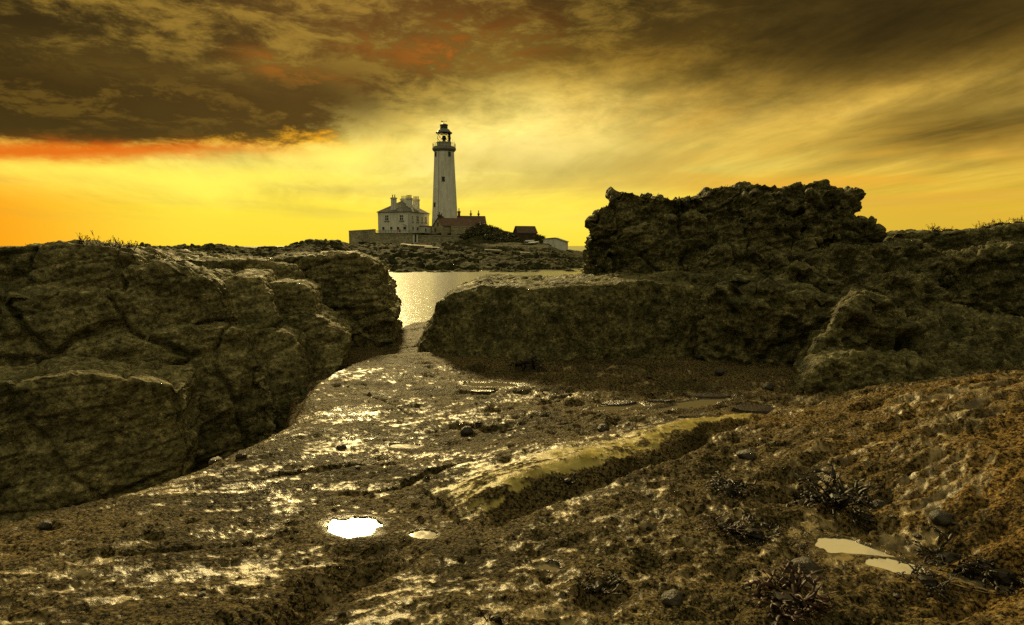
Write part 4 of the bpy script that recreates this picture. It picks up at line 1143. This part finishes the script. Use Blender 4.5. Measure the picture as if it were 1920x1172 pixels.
for i, (px, d, rx, h) in enumerate([(874, 210, 2.0, 1.5), (885, 209, 2.2, 1.6), (897, 211, 2.4, 1.7), (909, 210, 2.4, 1.9), (923, 211, 2.6, 1.7), (936, 210, 2.4, 1.6), (949, 209, 2.2, 1.6), (905, 204, 2.8, 1.8), (930, 203, 2.8, 1.7), (882, 204, 2.4, 1.7), (957, 208, 1.8, 1.5), (915, 207, 3.0, 2.6), (902, 208, 2.8, 2.8), (928, 207, 2.8, 2.3), (942, 205, 2.8, 2.0), (955, 203, 2.6, 1.8), (968, 200, 2.0, 1.3), (892, 206, 2.6, 2.4), (918, 200, 3.0, 1.6), (940, 199, 3.0, 1.5)]):
    shrub(px, d, rx, h, 40 + i, 'dark scrub bush on the slope between the stone walls and the timber hut')
for i, (px, d, rx, h) in enumerate([(996, 209, 2.2, 2.4), (1006, 204, 2.4, 1.9), (1014, 201, 2.0, 1.5), (1001, 206, 2.6, 2.4), (1010, 206, 2.6, 2.4), (1022, 203, 2.0, 1.6)]):
    shrub(px, d, rx, h, 60 + i, 'dark scrub bush between the timber hut and the white-walled shed')

# ------------------------------------------------------------------ seaweed, pebbles, shards
def frond_mesh(seed, L=.16, wd=.0105, forks=2, curl=1.0):
    rs = random.Random(seed); mb = MB()
    def strip(p, dirv, length, width, depth):
        p = Vector(p); dv = Vector(dirv).normalized(); side = dv.cross(Vector((0, 0, 1)))
        side = side.normalized() if side.length > .1 else Vector((1, 0, 0))
        n = 6; vs = []; fs = []
        for i in range(n + 1):
            t = i / n; wv = width * (0.45 + 1.1 * t * (1.25 - t)) * (1 if i < n else .45); up = side.cross(dv).normalized()
            vs += [p - side * wv, p + up * width * .16, p + side * wv, p - up * width * .10]
            if i < n:
                p = p + dv * length / n
                dv = (dv + Vector((rs.uniform(-.34, .34), rs.uniform(-.34, .34), rs.uniform(-.34, .06) * curl))).normalized()
                side = (side + Vector((rs.uniform(-.25, .25), rs.uniform(-.25, .25), rs.uniform(-.2, .2)))).normalized()
        for i in range(n):
            for j in range(4):
                a, b = i * 4 + j, i * 4 + (j + 1) % 4; fs.append((a, b, b + 4, a + 4))
        fs += [(3, 2, 1, 0), tuple(n * 4 + j for j in range(4))]
        mb.poly(vs, fs)
        if depth:
            for sgn in (-1, 1):
                strip(p, dv + side * sgn * rs.uniform(.35, .7), length * rs.uniform(.45, .7), width * .85, depth - 1)
    strip((0, 0, 0), (.55, 0, .85), L * .55, wd, forks)
    me = bpy.data.meshes.new('frond'); me.from_pydata(mb.v, [], mb.f); me.update(); me.shade_smooth()
    return me


FR = {m.name: [frond_mesh(100 + i, curl=.8 + .25 * (i % 3), forks=2) for i in range(5)] for m in (M_WEED, M_WEEDRED)}
for mn, l in FR.items():
    for me in l: me.materials.append(bpy.data.materials[mn])
SPR = [frond_mesh(200 + i, L=.16, wd=.007, curl=.15, forks=2) for i in range(3)]
for me in SPR: me.materials.append(M_WEED)


def weed(loc, size, n, label, red=False, upright=0.0, group='clumps of seaweed on the shelf', meshes=None, seed=0, name='seaweed_clump'):
    if name == 'seaweed_clump': size *= .82; upright *= .7
    rs = random.Random(seed); root = empty(name, loc, rs.uniform(0, 6.28))
    ms = meshes or FR[(M_WEEDRED if red else M_WEED).name]
    for i in range(int(n * 1.35)):
        o = link('frond', ms[i % len(ms)], None, root); k = size / .16 * rs.uniform(.55, 1.1)
        size_ = size * .85; rr = size * .62 * math.sqrt(rs.random()); a = 2 * math.pi * i / n * 1.618 * 3
        o.location = (rr * math.cos(a), rr * math.sin(a), rs.uniform(-.01, size * .12)); o.scale = (k * rs.uniform(.7, 1.2), k * rs.uniform(.7, 1.2), k * rs.uniform(.25, .60) * (1 + upright))
        o.rotation_euler = (rs.uniform(-.7, .7) * (1 - .6 * upright), -upright * .5 + rs.uniform(-.5, .75) * (1 - upright), a + rs.uniform(-1.6, 1.6))
    me = bpy.data.meshes.get('holdfast')
    if me is None:
        bm = bmesh.new(); bmesh.ops.create_icosphere(bm, subdivisions=2, radius=1)
        for v in bm.verts: v.co *= random.uniform(.75, 1.2); v.co.z *= .45
        me = bpy.data.meshes.new('holdfast'); bm.to_mesh(me); bm.free(); me.materials.append(M_WEED)
    h = link('holdfast', me, None, root); h.scale = (size * .38,) * 3; h.location.z = .0
    return tag(root, label, 'seaweed', group)


WEEDS = [((1370, 918), .17, 34, 'bushy dark seaweed clump standing near the end of the long joint', 0, .3),
         ((1575, 945), .25, 60, 'largest spreading seaweed clump, on the knobbly slope above the long pool', 0, .25),
         ((1355, 990), .14, 26, 'reddish seaweed clump beside a dark one left of the long pool', 1, .2),
         ((1415, 1000), .17, 34, 'dark matted seaweed clump beside the reddish one', 0, 0),
         ((1475, 1128), .22, 50, 'matted rusty seaweed in a hollow of the shelf', 1, .1),
         ((1505, 1026), .07, 16, 'small reddish seaweed tuft at the tip of the long pool', 1, .4),
         ((1780, 1050), .20, 44, 'limp dark seaweed heap at the wide end of the long pool', 0, 0),
         ((1880, 1085), .22, 40, 'glossy dark seaweed heap beside the smallest shaded pool', 0, 0),
         ((1740, 1090), .14, 24, 'flat dark seaweed on the rim of the long pool', 0, 0),
         ((1065, 902), .11, 12, 'limp strands of seaweed over the edge of the smooth mound', 0, 0),
         ((1120, 1100), .12, 18, 'thin upright seaweed sprig beside a round hollow', 0, .8),
         ((1566, 772), .10, 16, 'small upright weed where the shelf meets the boulder snout', 0, .6),
         ((1290, 665), .26, 26, 'dark weed heap at the foot of the rock ledge joint', 0, 0),
         ((990, 690), .30, 34, 'black weed hanging at the foot of the long ledge', 0, .1),
         ((1185, 806), .08, 8, 'tiny upright weed sprig on the smooth mound', 1, .8),
         ((1215, 990), .045, 8, 'tiny red weed sprig on the barnacled slope', 1, .8),
         ((1630, 985), .12, 18, 'ragged dark weed patch under the largest spreading clump', 0, 0),
         ((930, 1160), .07, 10, 'tiny reddish weed sprig in the raised lip by the joint', 1, .7)]
for i, ((x, y), s, n, lab, rd, up) in enumerate(WEEDS):
    weed(on_ground(x, y), s, n, lab, bool(rd), up, seed=i)


def crest(px0, px1, d0, n, label, size, seed, py):
    """weed sprigs rooted on a rock crest: drop onto whatever stands there"""
    rs = random.Random(seed); dg = bpy.context.evaluated_depsgraph_get()
    for i in range(n):
        px = rs.uniform(px0, px1); d = d0 + rs.uniform(-.25, .35); p = at_depth(px, py, d)
        hit, loc, *_ = sc.ray_cast(dg, Vector((p.x, p.y, 7)), Vector((0, 0, -1)))
        if hit and loc.z > 3: weed(loc, size * rs.uniform(.6, 1.25), rs.randint(5, 9), label, False, .75, 'weed sprigs on the rock crests', SPR, seed * 50 + i, 'weed_sprig')


bpy.context.view_layer.update()
crest(15, 60, 6.8, 3, 'dark weed sprig on the crest of the largest cliff block', .09, 1, 455)
crest(120, 245, 6.95, 16, 'dark weed sprig on the crest of the largest cliff block', .11, 2, 455)
crest(1740, 1800, 12.3, 8, 'dark weed sprig on the crest of the dark ridge', .16, 3, 430)
crest(1830, 1925, 12.3, 14, 'dark weed sprig on the crest of the dark ridge', .18, 4, 425)
crest(1225, 1245, 11.2, 2, 'thin grass blade tuft on top of the tall crag', .10, 5, 370)
crest(1350, 1370, 11.2, 2, 'thin grass blade tuft on top of the tall crag', .09, 6, 345)
crest(885, 930, 9.0, 3, 'small weed sprig on the end of the long ledge', .07, 7, 520)


def pebble(px, py, r, label, cone=False, seed=0, material=None):
    p = on_ground(px, py); bm = bmesh.new(); bmesh.ops.create_icosphere(bm, subdivisions=3, radius=1); rs = random.Random(seed)
    off = Vector((rs.uniform(0, 50), 0, 0))
    from mathutils import noise as mn
    sx, sy = rs.uniform(.85, 1.25), rs.uniform(.75, 1.05)
    for v in bm.verts:
        k = 1 + .22 * mn.noise(v.co * 1.3 + off) + .08 * mn.noise(v.co * 4 + off)
        v.co = Vector((v.co.x * sx, v.co.y * sy, v.co.z * (.7 if not cone else .45 * (1 - .3 * math.hypot(v.co.x, v.co.y))))) * k * r
    me = bpy.data.meshes.new('pebble'); bm.to_mesh(me); bm.free(); me.shade_smooth()
    o = link('limpet' if cone else 'pebble', me, material or M_STONE); o.location = p + Vector((0, 0, r * (.05 if cone else .2))); o.rotation_euler = (0, 0, rs.uniform(0, 6))
    tag(o, label, 'shell' if cone else 'pebble', 'limpets on the shelf' if cone else 'pebbles on the shelf')


PEB = [(1131, 806, .050, 'round dark pebble sitting on the pale smooth mound'), (405, 866, .045, 'dark pebble in a wet dent near the gully edge'), (452, 857, .030, 'small dark pebble next to a bigger one near the gully edge'),
       (640, 841, .035, 'dark pebble beside a pale patch on the shelf'), (875, 812, .055, 'rounded stone beside the short cleft'), (1400, 858, .055, 'dark stone beyond the bushy seaweed clump'),
       (1650, 938, .05, 'round dark stone beside the largest seaweed clump'), (1350, 700, .06, 'dark stone on the sand before the rock block'), (1440, 728, .07, 'dark stone close to the boulder snout'),
       (85, 988, .035, 'dark pebble on the golden shelf near the gully'), (1260, 1128, .045, 'round dark stone among the hollows of the shelf'), (1510, 1070, .060, 'dark green stone on the near rim of the long pool'),
       (1765, 975, .05, 'weedy stone at the foot of the golden slope')]
for i, (x, y, r, l) in enumerate(PEB): pebble(x, y, r, l, False, i)
rs_ = random.Random(5)
for i in range(26):
    x, y = rs_.choice([(rs_.uniform(450, 950), rs_.uniform(720, 960)), (rs_.uniform(1000, 1500), rs_.uniform(690, 800)), (rs_.uniform(900, 1900), rs_.uniform(880, 1150)), (rs_.uniform(50, 600), rs_.uniform(950, 1150))])
    pebble(x, y, rs_.uniform(.012, .022) * (1.6 if y < 800 else 1), 'small limpet shell stuck to the barnacled shelf', True, 100 + i)


def shard(px, py, lx, ly, h, rot, tilt, label):
    p = on_ground(px, py); bm = bmesh.new(); rs = random.Random(px); n = 9
    lo = [bm.verts.new((lx * math.cos(2 * math.pi * i / n) * rs.uniform(.75, 1.1), ly * math.sin(2 * math.pi * i / n) * rs.uniform(.7, 1.1), 0)) for i in range(n)]
    hi = [bm.verts.new((v.co.x * .93, v.co.y * .9, h * rs.uniform(.8, 1.2))) for v in lo]
    bm.faces.new(lo[::-1]); bm.faces.new(hi)
    for i in range(n): bm.faces.new((lo[i], lo[(i + 1) % n], hi[(i + 1) % n], hi[i]))
    me = bpy.data.meshes.new('flat_stone'); bm.to_mesh(me); bm.free()
    o = link('flat_stone', me, M_SHARD); o.location = p + Vector((0, 0, -.004)); o.rotation_euler = (R(tilt), 0, R(rot)); tag(o, label, 'stone', 'flat dark stones in the sandy basin')


shard(1412, 770, .20, .13, .035, -15, 4, 'largest flat dark stone in the wet sandy basin')
shard(1325, 744, .22, .08, .022, -4, 3, 'long flat brown stone in the sandy basin')
shard(1325, 783, .24, .035, .015, -3, 0, 'thin straight dark stone strip at the end of the smooth mound')
shard(1240, 753, .14, .04, .018, 3, 2, 'narrow flat stone between the strip and the weed')
shard(1160, 758, .20, .07, .02, 8, 3, 'flat dark stone with a standing sprig in the wet basin')
shard(930, 722, .22, .09, .025, 3, 1, 'thin dark stone lying in the wet hollow before the ledge')
shard(905, 735, .13, .05, .02, -4, 1, 'smaller dark stone before the wet hollow')
